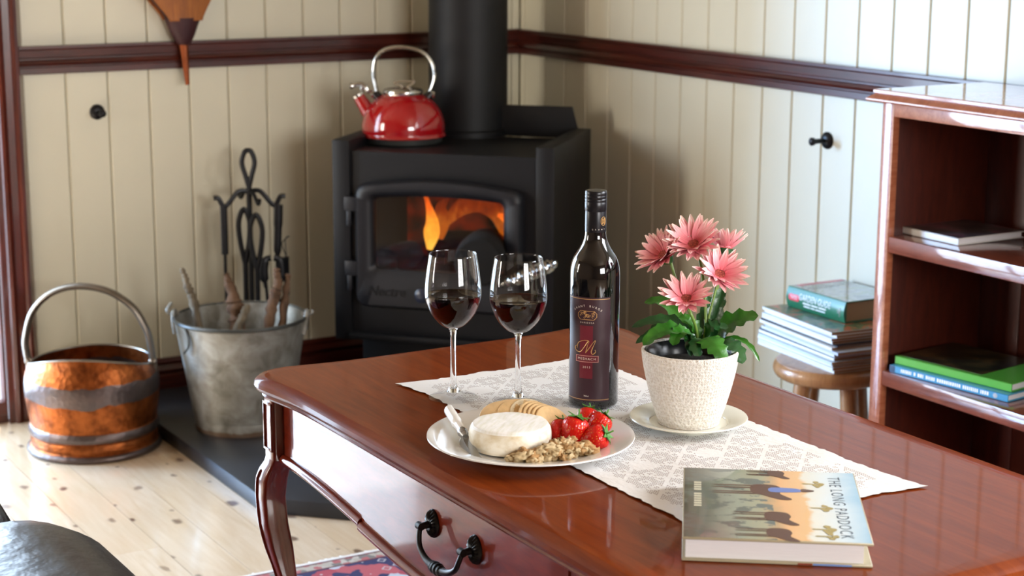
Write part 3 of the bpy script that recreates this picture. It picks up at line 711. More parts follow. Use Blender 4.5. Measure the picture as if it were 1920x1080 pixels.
MB().rings(rgs).obj('body', copper, sct)
MB().tube(rim(0.002, 0.001), 0.0032, 8, loop=True).obj('rim_wire', pewter, sct)
hp_ = catmull([(-0.168, 0, 0.235), (-0.172, 0, 0.262), (-0.172, 0, 0.30), (-0.150, 0, 0.37), (-0.10, 0, 0.420), (-0.03, 0, 0.440), (0.05, 0, 0.428), (0.115, 0, 0.385), (0.150, 0, 0.325), (0.160, 0, 0.280), (0.164, 0, 0.245)], 7)
MB().tube(hp_, 0.0088, 12, flat=1.7).obj('handle', pewter, sct)
for s in (-1, 1):
    q = MB().lathe([(0.0, 0), (0.010, 0.001), (0.011, 0.006), (0.006, 0.011), (0.0, 0.012)], 14, Matrix.Translation((s * 0.166, -0.004, 0.236)) @ Matrix.Rotation(pi / 2, 4, 'X')); q.tube([(s * 0.168, 0, 0.20), (s * 0.168, 0, 0.245)], 0.008, 10); q.obj('handle_ear', pewter, sct)

bk = thing('metal_bucket', 'galvanised steel bucket of kindling sticks on the hearth', 'bucket', (-1.165, -0.481, 0.04), math.atan2(R_.y, R_.x))
MB().lathe([(0.0, 0.012), (0.118, 0.012), (0.125, 0.0), (0.129, 0.0), (0.131, 0.012), (0.131, 0.034), (0.1335, 0.036), (0.176, 0.296), (0.181, 0.300), (0.181, 0.306), (0.177, 0.309), (0.173, 0.304), (0.128, 0.03), (0.0, 0.022)], 56).obj('body', galv, bk)
MB().tube([(0.178 * math.cos(2 * pi * k / 48), 0.178 * math.sin(2 * pi * k / 48), 0.304) for k in range(48)], 0.0048, 8, loop=True).obj('rim', greyband, bk)
for s in (-1, 1):
    MB().tube(catmull([(s * 0.172, -0.030, 0.262), (s * 0.178, -0.022, 0.300), (s * 0.180, 0.0, 0.322), (s * 0.178, 0.022, 0.300), (s * 0.172, 0.03, 0.262)], 5), 0.006, 8, flat=0.6).obj('ear', galv, bk)
    MB().tube(catmull([(s * 0.165, -0.002, 0.312), (s * 0.190, -0.004, 0.312), (s * 0.196, -0.006, 0.324), (s * 0.188, 0.012, 0.338)] if s < 0 else [(0.165, 0, 0.312), (0.19, 0, 0.312), (0.196, 0.0, 0.322)], 5), 0.0045, 8).obj('handle_end', galv, bk)
MB().tube(catmull([(-0.128, -0.126, 0.300), (-0.118, -0.132, 0.275), (-0.120, -0.130, 0.250), (-0.134, -0.118, 0.230)], 5), 0.003, 6).obj('wire', greyband, bk)
def stick(pts, rads, mat, label, jit=0.004):
    P = catmull(pts, 12); rr = [v.x for v in catmull([(r, 0, 0) for r in rads], 12)]
    P = [p + Vector((mnoise.noise(p * 30), mnoise.noise(p * 30 + Vector((5, 0, 0))), 0)) * 0.006 for p in P]
    rs2 = random.Random(label)
    mb = MB(); rings = []
    T0 = None
    for i, p in enumerate(P):
        r = rr[i] * (1 + rs2.uniform(-0.3, 0.25)); a = rs2.uniform(0, 0.4)
        t = (P[min(i + 1, len(P) - 1)] - P[max(i - 1, 0)]).normalized(); u = t.orthogonal().normalized() if T0 is None else (T0 - t * T0.dot(t)).normalized(); T0 = u; w = t.cross(u)
        rings.append([p + u * r * math.cos(2 * pi * k / 8 + a) * (1 + rs2.uniform(-.15, .15)) + w * r * math.sin(2 * pi * k / 8 + a) for k in range(8)])
    mb.rings(rings)
    return tag(mb.obj('kindling_stick', mat, angle=60), label, 'stick', 'kindling sticks in the bucket')
bc = Vector((-1.165, -0.481, 0.04)); rr_ = Vector((R_.x, R_.y, 0)).normalized(); ff_ = Vector((W_.x, W_.y, 0)).normalized()
def BP(a, b, z): return bc + rr_ * a + ff_ * b + Vector((0, 0, z))
stick([BP(-0.09, -0.04, 0.06), BP(-0.125, 0.03, 0.30), BP(-0.150, 0.05, 0.38), BP(-0.166, 0.055, 0.425)], [0.010, 0.012, 0.010, 0.006], bark2, 'lichen-grey knobbly stick leaning left out of the bucket')
s1 = stick([BP(-0.02, 0.02, 0.06), BP(-0.02, 0.06, 0.26), BP(-0.03, 0.08, 0.34), BP(-0.05, 0.08, 0.405)], [0.016, 0.022, 0.020, 0.008], bark, 'broad brown split stick in the middle of the bucket')
stick([BP(-0.06, -0.04, 0.10), BP(0.00, 0.02, 0.29), BP(0.02, 0.04, 0.325)], [0.011, 0.012, 0.007], bark2, 'short pale stick leaning right across the bucket')
stick([BP(0.05, -0.02, 0.05), BP(0.075, 0.05, 0.30), BP(0.092, 0.06, 0.37), BP(0.092, 0.06, 0.425)], [0.012, 0.016, 0.014, 0.008], bark, 'rough brown stick standing tall at right in the bucket')
stick([BP(0.09, 0.0, 0.05), BP(0.11, 0.06, 0.30), BP(0.122, 0.07, 0.405)], [0.010, 0.011, 0.008], bark, 'thin brown stick at the far right of the bucket')

# fireside companion set
cs = thing('fire_tool_stand', 'black wrought iron fire tool stand with loop top behind the bucket', 'stand', (-1.000, -0.16, 0.04), math.atan2(R_.y, R_.x) * 0.6)
MB().lathe([(0.0, 0.0), (0.085, 0.0), (0.085, 0.006), (0.02, 0.012), (0.0, 0.013)], 28).obj('base', black_metal, cs)
MB().tube([(0, 0, 0.01), (0, 0, 0.615)], 0.008, 10).obj('pole', black_metal, cs)
MB().tube(catmull([(0.0, 0, 0.600), (-0.009, 0, 0.635), (-0.018, 0, 0.672), (-0.010, 0, 0.702), (0.0, 0, 0.707), (0.010, 0, 0.702), (0.018, 0, 0.672), (0.009, 0, 0.635), (0.0, 0, 0.600)], 6), 0.0072, 10).obj('loop_handle', black_metal, cs)
for s in (-1, 1):
    MB().tube(catmull([(0, 0, 0.588), (s * 0.03, -0.006, 0.590), (s * 0.060, -0.010, 0.556), (s * 0.074, -0.012, 0.548), (s * 0.088, -0.014, 0.573), (s * 0.102, -0.014, 0.574)], 6), 0.007, 8, flat=0.8).obj('hook_arm', black_metal, cs)
    MB().tube(catmull([(0, 0, 0.588), (s * 0.01, -0.03 * s, 0.586), (s * 0.02, -0.062 * s, 0.562), (s * 0.024, -0.078 * s, 0.575)], 6), 0.006, 8).obj('hook_arm', black_metal, cs)
cx, cy = cs.location.x, cs.location.y; ca = cs.rotation_euler.z
def CP(a, b, z): return Vector((cx + math.cos(ca) * a - math.sin(ca) * b, cy + math.sin(ca) * a + math.cos(ca) * b, z))
def tool(name, label, at_, parts):
    t = thing(name, label, 'fire tool', at_, ca, 'fire tools hanging on the stand')
    for nm, pts, rad, flat in parts: MB().tube(catmull(pts, 5), rad, 8, flat=flat).obj(nm, black_metal, t)
    return t
tool('fire_poker', 'black fire poker hanging at the left of the tool stand', CP(-0.074, -0.014, 0.09), [('handle', [(0, 0, 0.360), (0, 0, 0.48), (0, 0, 0.502)], 0.010, 0.5), ('rod', [(0, 0, 0.0), (0, 0, 0.37)], 0.0048, 1), ('tip', [(0, 0, 0.02), (0.02, 0, 0.012), (0.03, 0, 0.03)], 0.004, 1)])
def loop_tool(name, label, at_, w, extra):
    t = tool(name, label, at_, [('loop_handle', [(0, 0, 0.34), (-w, 0, 0.40), (-w * 1.3, 0, 0.46), (0, 0, 0.498), (w * 1.3, 0, 0.46), (w, 0, 0.40), (0, 0, 0.34)], 0.0075, 1), ('rod', [(0, 0, 0.04), (0, 0, 0.345)], 0.0075, 1)])
    extra(t)
    return t
loop_tool('fire_tongs', 'black loop-handled fire tool hanging at the centre back of the stand', CP(-0.018, -0.03, 0.085), 0.012, lambda t: MB().box((-0.03, -0.004, 0.0), (0.03, 0.004, 0.05)).obj('blade', black_metal, t, bevel=0.002))
loop_tool('hearth_brush', 'black loop-handled hearth brush hanging at the front of the stand', CP(0.012, -0.075, 0.075), 0.013, lambda t: MB().lathe([(0.0, 0), (0.028, 0.0), (0.022, 0.05), (0.008, 0.06)], 14).obj('bristle', black_metal, t))
sv = tool('fire_shovel', 'black flat-handled fire shovel hanging at the right of the stand', CP(0.076, -0.014, 0.095), [('handle', [(0, 0, 0.30), (0, 0, 0.36), (0.004, 0, 0.44), (0.006, 0, 0.495)], [0.006] * 5 + [0.011] * 5 + [0.013] * 6, 0.5), ('rod', [(0, 0, 0.03), (0, 0, 0.31)], 0.005, 1)])
MB().box((-0.035, -0.003, -0.005), (0.035, 0.003, 0.07)).obj('blade', black_metal, sv, bevel=0.002)
tg = thing('fire_tongs', 'black hinged tongs with two flat arms hanging below the shovel handle', 'fire tool', CP(0.058, -0.05, 0.09), ca, 'fire tools hanging on the stand')
for s in (-1, 1):
    MB().tube(catmull([(s * 0.014, 0, 0.0), (s * 0.016, 0, 0.20), (s * 0.021, 0, 0.29)], 5), 0.0048, 8).obj('arm', black_metal, tg)
    MB().tube(catmull([(s * 0.020, 0, 0.265), (s * 0.026, 0, 0.31), (s * 0.020, 0, 0.345), (s * 0.004, 0, 0.352)], 5), [0.006] * 3 + [0.013] * 8 + [0.009] * 5, 8, flat=0.4).obj('paddle', black_metal, tg)
br = thing('poker_rod', 'short black rod with a thin hanging cord on the tool stand', 'fire tool', CP(0.100, -0.03, 0.09), ca, 'fire tools hanging on the stand')
MB().tube([(0, 0, 0.0), (0, 0, 0.25)], 0.005, 8).tube([(0, 0, 0.24), (0, 0, 0.35)], 0.008, 8).obj('rod', black_metal, br)
MB().tube(catmull([(0, 0, 0.35), (-0.012, 0, 0.385), (-0.004, 0, 0.400), (0.010, 0, 0.410), (-0.002, 0, 0.40), (0, 0, 0.35)], 5), 0.0015, 6).obj('cord', black_metal, br)

# bellows hanging on the left wall
bl = thing('fire_bellows', 'wooden fire bellows with leather-bound copper nozzle hanging on the wall', 'bellows', (-1.139, -0.040, 0.93), 0.0)
out = [(-0.046, 0.182), (-0.056, 0.20), (-0.105, 0.262), (-0.140, 0.34), (-0.145, 0.42), (-0.115, 0.50), (-0.06, 0.54), (-0.022, 0.56), (-0.020, 0.66), (0.020, 0.66), (0.022, 0.56), (0.06, 0.54), (0.115, 0.50), (0.145, 0.42), (0.140, 0.34), (0.090, 0.262), (0.056, 0.20), (0.050, 0.182)]
out = [(v.x, v.y) for v in catmull([(a, b, 0) for a, b in out], 4)]
for y0, y1 in ((-0.034, -0.024), (0.026, 0.036)):
    MB().prism(out, y0, y1, lambda x, y, z: (x, z, y)).obj('board', bellowswood, bl, bevel=0.002)
MB().prism([(x * 0.93, (y - 0.182) * 0.9 + 0.19) for x, y in out if y < 0.56], -0.024, 0.026, lambda x, y, z: (x, z, y)).obj('leather_gusset', leatherbrown, bl, smooth=False)
def sqr(hx, hy, z, cx=0.0): return [Vector((cx + hx * math.cos(t), hy * math.sin(t), z)) for t in [2 * pi * k / 16 for k in range(16)]]
MB().rings([sqr(0.052, 0.038, 0.190, 0.001), sqr(0.050, 0.036, 0.18, 0.001), sqr(0.034, 0.028, 0.142, 0.002), sqr(0.021, 0.020, 0.118, 0.003), sqr(0.016, 0.016, 0.114, 0.003)]).obj('leather_binding', leatherbrown, bl)
MB().tube([(0.002, 0, 0.116), (0.010, 0, 0.0)], [0.0135, 0.0065], 14).obj('nozzle', copper_plain, bl)

def peg(label, loc, rz):
    t = thing('curtain_peg', label, 'wall peg', loc, rz, 'black wall pegs')
    m = Matrix.Rotation(pi / 2, 4, 'X')
    MB().lathe([(0.0, 0), (0.0215, 0.0), (0.0215, 0.003), (0.017, 0.008), (0.009, 0.012), (0.0, 0.012)], 28, m).obj('rosette', black_metal, t)
    MB().lathe([(0.006, 0.008), (0.0065, 0.040), (0.010, 0.046), (0.0105, 0.052), (0.006, 0.056), (0.0, 0.057)], 18, m).obj('stem', black_metal, t)
peg('black metal wall peg below the rail on the left wall', (-1.384, 0.0, 0.862), 0)
peg('black metal wall peg on the right wall beside the bookcase', (0.0, -1.492, 0.862), -pi / 2)
# ================================================================== TABLE
T = 0.70
TX0, TX1, TY0, TY1 = -1.855, -1.215, -3.512, -2.318
tb = thing('hall_table', 'polished cherry wood hall table with drawer and curved cabriole legs', 'table', (-1.535, -2.915, 0))
ox, oy = -1.535, -2.915
def outline(off):
    base = rrect(TX0 - ox, TY0 - oy, TX1 - ox, TY1 - oy, 0.040, 8)
    # refine straight runs
    P = []
    for i, a in enumerate(base):
        b = base[(i + 1) % len(base)]; a, b = Vector((*a, 0)), Vector((*b, 0)); L = (b - a).length; k = max(1, int(L / 0.02))
        for j in range(k): P.append(a.lerp(b, j / k))
    cs_ = [Vector((x, y, 0)) for x in (TX0 - ox, TX1 - ox) for y in (TY0 - oy, TY1 - oy)]
    outp = []
    n = len(P)
    for i, p in enumerate(P):
        t = (P[(i + 1) % n] - P[i - 1]).normalized(); nn = Vector((t.y, -t.x, 0))
        d = min((p - c).length for c in cs_)
        outp.append(p + nn * (off + 0.017 * math.exp(-(d / 0.095) ** 2)))
    return outp
tp = []
for off, z in ((-0.03, 0.664), (-0.004, 0.664), (0.004, 0.666), (0.007, 0.670), (0.005, 0.674), (0.010, 0.676), (0.016, 0.680), (0.019, 0.686), (0.018, 0.692), (0.013, 0.6965), (0.005, 0.698), (0.003, 0.6995), (0.0, 0.70), (-0.02, 0.70)):
    tp.append([Vector((p.x, p.y, z)) for p in outline(off)])
MB().rings(tp).obj('table_top', tabletop, tb, angle=35)
def apron(pts_top, zlow, fixed, axis, name, bead=True, thick=0.02, sgn=1):
    # pts: list of u ; zlow(u) lower edge
    us = pts_top; poly = [(u, 0.664) for u in us] + [(u, zlow(u)) for u in reversed(us)]
    if axis == 'x': f = lambda u, z, t: (t - ox, u - oy, z)
    else: f = lambda u, z, t: (u - ox, t - oy, z)
    o = MB().prism(poly, fixed, fixed + thick * sgn, f).obj(name, tablewood, tb, smooth=False)
    if bead: MB().tube([Vector(f(u, zlow(u) - 0.003, fixed)) for u in us], 0.0085, 10).obj('bead', tablewood, o)
    return o
def lowf(y):
    t = min(1, abs(y + 2.908) / 0.55); s = t * t * (3 - 2 * t)
    return 0.520 + (0.561 - 0.520) * s
def fr(a, b, n=16): return [a + (b - a) * i / n for i in range(n + 1)]
apron(fr(-2.338, -2.624), lowf, -1.840, 'x', 'apron_panel')
dw = apron(fr(-2.627, -3.188), lambda y: lowf(y) - 0.004, -1.842, 'x', 'drawer')
apron(fr(-3.191, -3.49), lowf, -1.840, 'x', 'apron_panel')
apron(fr(-2.338, -3.49), lowf, -1.230, 'x', 'apron_panel', sgn=-1)
lowe = lambda x: 0.535 + 0.026 * min(1, abs(x - ox) / 0.28) ** 2
apron(fr(-1.815, -1.255), lowe, -2.332, 'y', 'apron_panel', sgn=-1)
apron(fr(-1.815, -1.255), lowe, -3.498, 'y', 'apron_panel')
lp = [(0.662, 0.0, 0.038), (0.556, 0.0, 0.038), (0.548, 0.004, 0.036), (0.536, 0.010, 0.040), (0.520, 0.0155, 0.0425), (0.490, 0.0185, 0.0405), (0.445, 0.0150, 0.0405), (0.405, 0.0065, 0.039), (0.360, -0.004, 0.030), (0.30, -0.013, 0.026), (0.22, -0.021, 0.022), (0.14, -0.023, 0.020), (0.07, -0.016, 0.021), (0.035, -0.004, 0.027), (0.022, 0.006, 0.034), (0.012, 0.008, 0.034), (0.0078, 0.008, 0.028)]
for sx, sy in ((-1, 1), (-1, -1), (1, 1), (1, -1)):
    lx = (-1.838 if sx < 0 else -1.232) - ox; ly = (-2.318 if sy > 0 else -3.512) - oy
    rgs = []
    for z, d, s in lp:
        c = Vector((lx + sx * d * 0.7071, ly + sy * d * 0.7071, z)); h = s / 2
        rgs.append([c + Vector((a * h, b * h, 0)) for a, b in rrect(-1, -1, 1, 1, 0.30, 3)])
    lg_ = MB().rings(rgs[0:2]).rings(rgs[1:]).obj('leg', tableleg, tb, angle=50)
    if sx < 0:
        xf = lx - 0.019
        m = MB()
        for yy in (-0.014, 0.014): m.box((xf - 0.0025, ly + yy - 0.002, 0.572), (xf + 0.001, ly + yy + 0.002, 0.648))
        for zz in (0.572, 0.648): m.box((xf - 0.0025, ly - 0.016, zz - 0.002), (xf + 0.001, ly + 0.016, zz + 0.002))
        m.obj('moulding', tableleg, lg_, bevel=0.0008)
        car = []
        for z, d, s in lp[3:11]:
            car.append(Vector((lx + sx * (d * 0.7071) - s / 2 - 0.0005, ly + sy * d * 0.7071 + sy * s * 0.18, z)))
        MB().tube(catmull(car, 4), [0.0005] + [0.0022] * (len(car) * 4 - 5) + [0.0005], 6).obj('carving', tableleg, lg_)
# drawer pull
ph = MB(); yc = -2.908 - oy; xfce = -1.842 - ox; zc = 0.608
pull = None
for s in (-1, 1):
    mt = Matrix.Translation((xfce, yc + s * 0.058, zc)) @ Matrix.Rotation(-pi / 2, 4, 'Y')
    rgs = []; SG = 40
    for r, h, k in ((0.0, 0.008, 0), (0.006, 0.009, 0), (0.009, 0.0085, 0.4), (0.013, 0.007, 1), (0.0165, 0.004, 1), (0.018, 0.001, .6), (0.018, 0.0, 0)):
        rgs.append([mt @ Vector((1.12 * r * math.cos(2 * pi * q / SG), 0.9 * r * math.sin(2 * pi * q / SG), h + 0.0011 * k * math.cos(2 * pi * q / SG * 20))) for q in range(SG)])
    rr0 = MB().rings(rgs).obj('rosette', black_metal, dw)
    MB().tube([(xfce - 0.006, yc + s * 0.058, zc), (xfce - 0.021, yc + s * 0.058, zc - 0.001)], [0.0055, 0.0045], 12).tube([(xfce - 0.021, yc + s * 0.058 - 0.005, zc), (xfce - 0.021, yc + s * 0.058 + 0.005, zc)], 0.0055, 12).obj('post', black_metal, rr0)
bp = catmull([(xfce - 0.021, yc + 0.058, zc - 0.002), (xfce - 0.024, yc + 0.055, zc - 0.014), (xfce - 0.026, yc + 0.048, zc - 0.027), (xfce - 0.027, yc + 0.028, zc - 0.037), (xfce - 0.027, yc, zc - 0.040), (xfce - 0.027, yc - 0.028, zc - 0.037), (xfce - 0.026, yc - 0.048, zc - 0.027), (xfce - 0.024, yc - 0.055, zc - 0.014), (xfce - 0.021, yc - 0.058, zc - 0.002)], 6)
bail = MB().tube(bp, [0.0036 + 0.0022 * math.exp(-((i / (len(bp) - 1) - 0.5) / 0.16) ** 2) for i in range(len(bp))], 12).obj('bail', black_metal, dw)
rg = MB()
for k, rr in ((-0.0105, 0.0072), (-0.0035, 0.0086), (0.0035, 0.0086), (0.0105, 0.0072)):
    rg.lathe([(0.003, -0.0028), (rr, -0.0018), (rr, 0.0018), (0.003, 0.0028)], 20, Matrix.Translation((xfce - 0.027, yc + k, zc - 0.040)) @ Matrix.Rotation(pi / 2, 4, 'X'))
rg.obj('bead_rings', black_metal, bail)

# rug and armchair
rug = thing('persian_rug', 'red and navy patterned rug with pale fringe under the table', 'rug', (-1.85, -2.502, 0.0))
MB().box((-1.35, -1.05, 0.0), (1.35, 1.05, 0.007)).obj('pile', rug_m, rug, smooth=False)
m = MB(); rf = random.Random(5)
for i in range(360):
    x = -1.35 + 2.7 * i / 360; dx = rf.uniform(-0.006, 0.006); l = rf.uniform(0.012, 0.02)
    m.add([(x - 0.003, 1.05, 0.006), (x + 0.003, 1.05, 0.006), (x + dx + 0.002, 1.05 + l, 0.001), (x + dx - 0.002, 1.05 + l, 0.001), (x - 0.003, 1.05, 0.0), (x + 0.003, 1.05, 0.0)], [(0, 1, 2, 3), (5, 4, 3, 2), (4, 0, 3), (1, 5, 2)])
fo = m.obj('fringe', plain('cream_fringe', (232, 226, 216), 0.9), rug, smooth=False); fo['kind'] = 'stuff'

def cushion(name, c, h, r, parent, mat=leather, puff=0.0, ex=None):
    cx_, cy_, cz_ = c; hx, hy, hz = h
    bm = bmesh.new(); bmesh.ops.create_cube(bm, size=2.0)
    bmesh.ops.subdivide_edges(bm, edges=bm.edges, cuts=11, use_grid_fill=True)
    for v in bm.verts:
        p = v.co; q = Vector((p.x * hx, p.y * hy, p.z * hz)); lim = Vector((hx - r, hy - r, hz - r))
        core = Vector((max(-lim.x, min(lim.x, q.x)), max(-lim.y, min(lim.y, q.y)), max(-lim.z, min(lim.z, q.z))))
        d = q - core
        if d.length > 1e-6: q = core + d.normalized() * r
        q.z += puff * (1 - p.x ** 2) * (1 - p.y ** 2) * (1 if p.z > 0 else 0)
        q += Vector((0, 0, 0.004 * mnoise.noise(Vector((q.x * 9, q.y * 4, q.z * 9)))))
        v.co = q + Vector(c)
    me = bpy.data.meshes.new(name); bm.to_mesh(me); bm.free()
    for p in me.polygons: p.use_smooth = True
    return link(name, me, mat, parent)
ac = thing('armchair', 'black leather armchair with rounded arm in the near left corner', 'armchair', (-2.595, -2.90, 0.0))
cushion('arm', (0.225, -0.04, 0.345), (0.165, 0.42, 0.290), 0.135, ac)
cushion('arm', (-0.285, -0.04, 0.335), (0.165, 0.42, 0.280), 0.135, ac)
cushion('backrest', (-0.05, 0.465, 0.360), (0.335, 0.075, 0.262), 0.05, ac)
cushion('seat_cushion', (-0.03, -0.03, 0.36), (0.10, 0.40, 0.10), 0.05, ac, puff=0.01)
cushion('base', (-0.03, 0.04, 0.15), (0.36, 0.44, 0.08), 0.03, ac)
for sx in (-0.33, 0.27):
    for sy in (-0.32, 0.42): MB().lathe([(0.02, 0.0), (0.026, 0.075)], 14, Matrix.Translation((sx, sy, 0.0075))).obj('leg', black_metal, ac)

# ================================================================== BOOKCASE
bcx = thing('bookcase', 'stained pine open bookcase with moulded top against the right wall', 'bookcase', (-0.165, -2.045, 0.0))
BW, BX0, BX1 = 1.0, -0.165, 0.140         # local: y from 0 to -BW ; x front to back
def bb(name, a, b, mat=shelfwood, bev=0.0015, par=None): return MB().box(a, b).obj(name, mat, par or bcx, bevel=bev)
bb('side_panel', (BX0 + 0.018, -0.022, 0.0), (BX1, 0.0, 1.028), shelfshade); bb('side_panel', (BX0 + 0.018, -BW, 0.0), (BX1, -BW + 0.022, 1.028), shelfshade)
bb('stile', (BX0, -0.034, 0.0), (BX0 + 0.018, 0.0, 1.028)); bb('stile', (BX0, -BW, 0.0), (BX0 + 0.018, -BW + 0.034, 1.028))
bb('top_rail', (BX0, -BW + 0.034, 0.998), (BX0 + 0.018, -0.034, 1.028)); bb('plinth', (BX0, -BW + 0.034, 0.0), (BX0 + 0.018, -0.034, 0.09))
for i in range(8):
    w = (BW - 0.044) / 8
    bb('back_board', (BX1 - 0.010, -0.022 - (i + 1) * w + 0.0008, 0.02), (BX1, -0.022 - i * w - 0.0008, 1.02), shelfshade, 0.001)
for z0, z1 in ((0.708, 0.742), (0.415, 0.447), (0.09, 0.115)):
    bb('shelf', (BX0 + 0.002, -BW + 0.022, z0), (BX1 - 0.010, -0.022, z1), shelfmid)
prof = [(0.0, 1.028), (0.024, 1.028), (0.026, 1.031), (0.026, 1.034), (0.018, 1.040), (0.012, 1.044), (0.015, 1.046), (0.015, 1.052), (0.012, 1.0535)]
rgs = [[Vector((BX0 - o, -BW - o, z)), Vector((BX1, -BW - o, z)), Vector((BX1, o, z)), Vector((BX0 - o, o, z))] for o, z in prof]
MB().rings(rgs).obj('top', shelfwood, bcx, smooth=False)

def book(name, label, loc, rz, w, d, t, cover, pages, spine='x0', cat='book', group=None, rnd=0.0, ct=0.0025, inset=0.004):
    # local: x 0..w (spine edge length), y 0..d (spine at y=0), z 0..t
    b = thing(name, label, cat, loc, rz, group)
    MB().box((0, 0, t - ct), (w, d, t)).obj('cover', cover, b, bevel=ct * 0.3, segs=1)
    MB().box((0, 0, 0), (w, d, ct)).obj('back_cover', cover, b, bevel=ct * 0.3, segs=1)
    n = 6; pr = [(0.0, ct)]
    sp_ = [Vector((0, -rnd * math.sin(pi * k / n), ct * 0.3 + (t - ct * 0.6) * k / n)) for k in range(n + 1)] + [Vector((0, ct, t - ct * 0.3)), Vector((0, ct, ct * 0.3))]
    MB().rings([[Vector((x, p.y, p.z)) for p in sp_] for x in (0, w)]).obj('spine', cover, b, smooth=rnd > 0)
    MB().box((inset, ct + 0.0005, ct), (w - inset, d - inset, t - ct)).obj('pages', pages, b, smooth=False)
    return b
def cov(name, stops, scale=6, stretch=(1, 1, 1), rough=0.3):
    m, nt, p = newmat(name); v = coords(nt, stretch)
    nt.links.new(ramp(nt, noise(nt, v, scale, 4, 0.55, 0.5), [(a, lin(c)) for a, c in stops]), p.inputs['Base Color'])
    p.inputs['Roughness'].default_value = rough; p.inputs['Coat Weight'].default_value = 0.3; return m
blue_c = plain('blue_cover', (66, 150, 190), 0.3, coat=0.3); dkblue = plain('navy_cover', (24, 60, 92), 0.35)
green_c = plain('green_cover', (86, 170, 60), 0.3, coat=0.3)
green_art = cov('dark_garden_print', [(0.35, (20, 26, 22)), (0.5, (40, 42, 26)), (0.6, (76, 62, 36)), (0.7, (30, 34, 30))], 14)
grey_art = cov('grey_pink_print', [(0.35, (40, 48, 52)), (0.5, (88, 84, 86)), (0.58, (120, 84, 98)), (0.7, (52, 58, 62))], 12)
white_c = plain('white_cover', (226, 226, 222), 0.35, coat=0.2)
# world points of the shelf books
Q = lambda x, y, z: zp(x, y, z)
def shelf_book(name, label, pa, pb, z, d, t, cover, pages, **kw):
    a, b = Q(*pa, z), Q(*pb, z)      # spine bottom left and right ends as seen
    v = b - a; return book(name, label, b, math.atan2(-v.y, -v.x), v.length, -d, t, cover, pages, **kw)
def spine_book(name, label, pa, pb, z, d, t, cover, pages, rnd=0.0, top=None, cat='book', group=None, ct=0.0025, end_art=None):
    a, b = Q(*pa, z), Q(*pb, z); v = b - a; ang = math.atan2(v.y, v.x)
    o = book(name, label, (a.x, a.y, z), ang, v.length, d, t, cover, pages, rnd=rnd, cat=cat, group=group, ct=ct)
    return o, v.length
zs2 = 0.4475
bo, L = spine_book('hardback_book', 'blue hardback book lying on the lower bookcase shelf', (1668, 697), (1889, 755), zs2, 0.215, 0.016, blue_c, paper)
mk = MB(); rk = random.Random(21); u = 0.10
while u < 0.84:
    w_ = rk.uniform(0.008, 0.016)
    if rk.random() > 0.16: mk.add([(L * u, -0.0004, 0.0048), (L * (u + w_), -0.0004, 0.0048), (L * (u + w_), -0.0004, 0.0122), (L * u, -0.0004, 0.0122)], [(0, 1, 2, 3)])
    u += w_ + 0.005
mk.obj('spine_marks', whiteprint, bo, smooth=False)
MB().lathe([(0.0, 0), (0.0052, 0)], 20, Matrix.Translation((L * 0.90, -0.0004, 0.008)) @ Matrix.Rotation(pi / 2, 4, 'X'), (False, True)).obj('emblem', whiteprint, bo, smooth=False)
MB().box((-0.0004, -0.0004, 0.0003), (0.014, 0.0, 0.0157)).obj('spine_end', dkblue, bo, smooth=False)
bo2, L2 = spine_book('hardback_book', 'green hardback book with dark garden cover on top of the blue book', (1678, 682), (1896, 736), zs2 + 0.0165, 0.20, 0.018, green_c, paper)
MB().box((0.001, 0.012, 0.018), (L2 * 0.72, 0.198, 0.0184)).obj('cover_print', green_art, bo2, smooth=False)
bo3, L3 = spine_book('softcover_book', 'white and grey softcover book lying on the upper bookcase shelf', (1690, 437), (1796, 461), 0.7425, 0.19, 0.015, white_c, paper)
MB().box((0.002, 0.003, 0.015), (L3 - 0.002, 0.188, 0.0153)).obj('cover_print', grey_art, bo3, smooth=False)

# ================================================================== STOOL WITH MAGAZINES
st = thing('wooden_stool', 'small round wooden stool holding a stack of magazines', 'stool', (-0.190, -1.757, 0.0), 0.55)
MB().lathe(smoothprof([(0.0, 0.338), (0.10, 0.338), (0.126, 0.343), (0.136, 0.356), (0.136, 0.368), (0.130, 0.377), (0.115, 0.380), (0.0, 0.380)], 4), 48).obj('seat', stoolwood, st)
for k in range(4):
    an = pi / 4 + k * pi / 2 + 0.1
    c, s = math.cos(an), math.sin(an)
    MB().tube([(0.075 * c, 0.075 * s, 0.345), (0.095 * c, 0.095 * s, 0.17), (0.112 * c, 0.112 * s, 0.0)], [0.021, 0.020, 0.015], 16).obj('leg', stoolwood, st)
for k, z in ((0, 0.15), (1, 0.19)):
    an = pi / 4 + k * pi / 2 + 0.1; c, s = math.cos(an), math.sin(an)
    MB().tube([(0.098 * c, 0.098 * s, z), (-0.098 * c, -0.098 * s, z)], 0.008, 10).obj('stretcher', stoolwood, st)
zc = 0.3805; rm = random.Random(11)
tones = [(236, 240, 240), (228, 236, 238), (240, 242, 240), (206, 220, 226), (238, 240, 238), (60, 70, 96), (226, 234, 236), (196, 206, 224), (240, 242, 240), (46, 50, 62), (238, 240, 238), (232, 238, 240), (238, 240, 240), (236, 240, 240)]
p_a, p_b = Q(1411, 640, 0.385), Q(1564, 703, 0.385); va = p_b - p_a; mang = math.atan2(va.y, va.x)
notes = {0: 'lowest white spined magazine in the stack on the stool', 1: 'second lowest magazine with an orange tab, in the stool stack', 5: 'thin navy spined magazine low in the stool stack', 7: 'lavender grey spined magazine jutting out of the stool stack', 9: 'thin black spined magazine in the middle of the stool stack', 13: 'topmost magazine with green cover under the garden book'}
ORD = ['first', 'second', 'third', 'fourth', 'fifth', 'sixth', 'seventh', 'eighth', 'ninth', 'tenth', 'eleventh', 'twelfth', 'thirteenth', 'fourteenth']
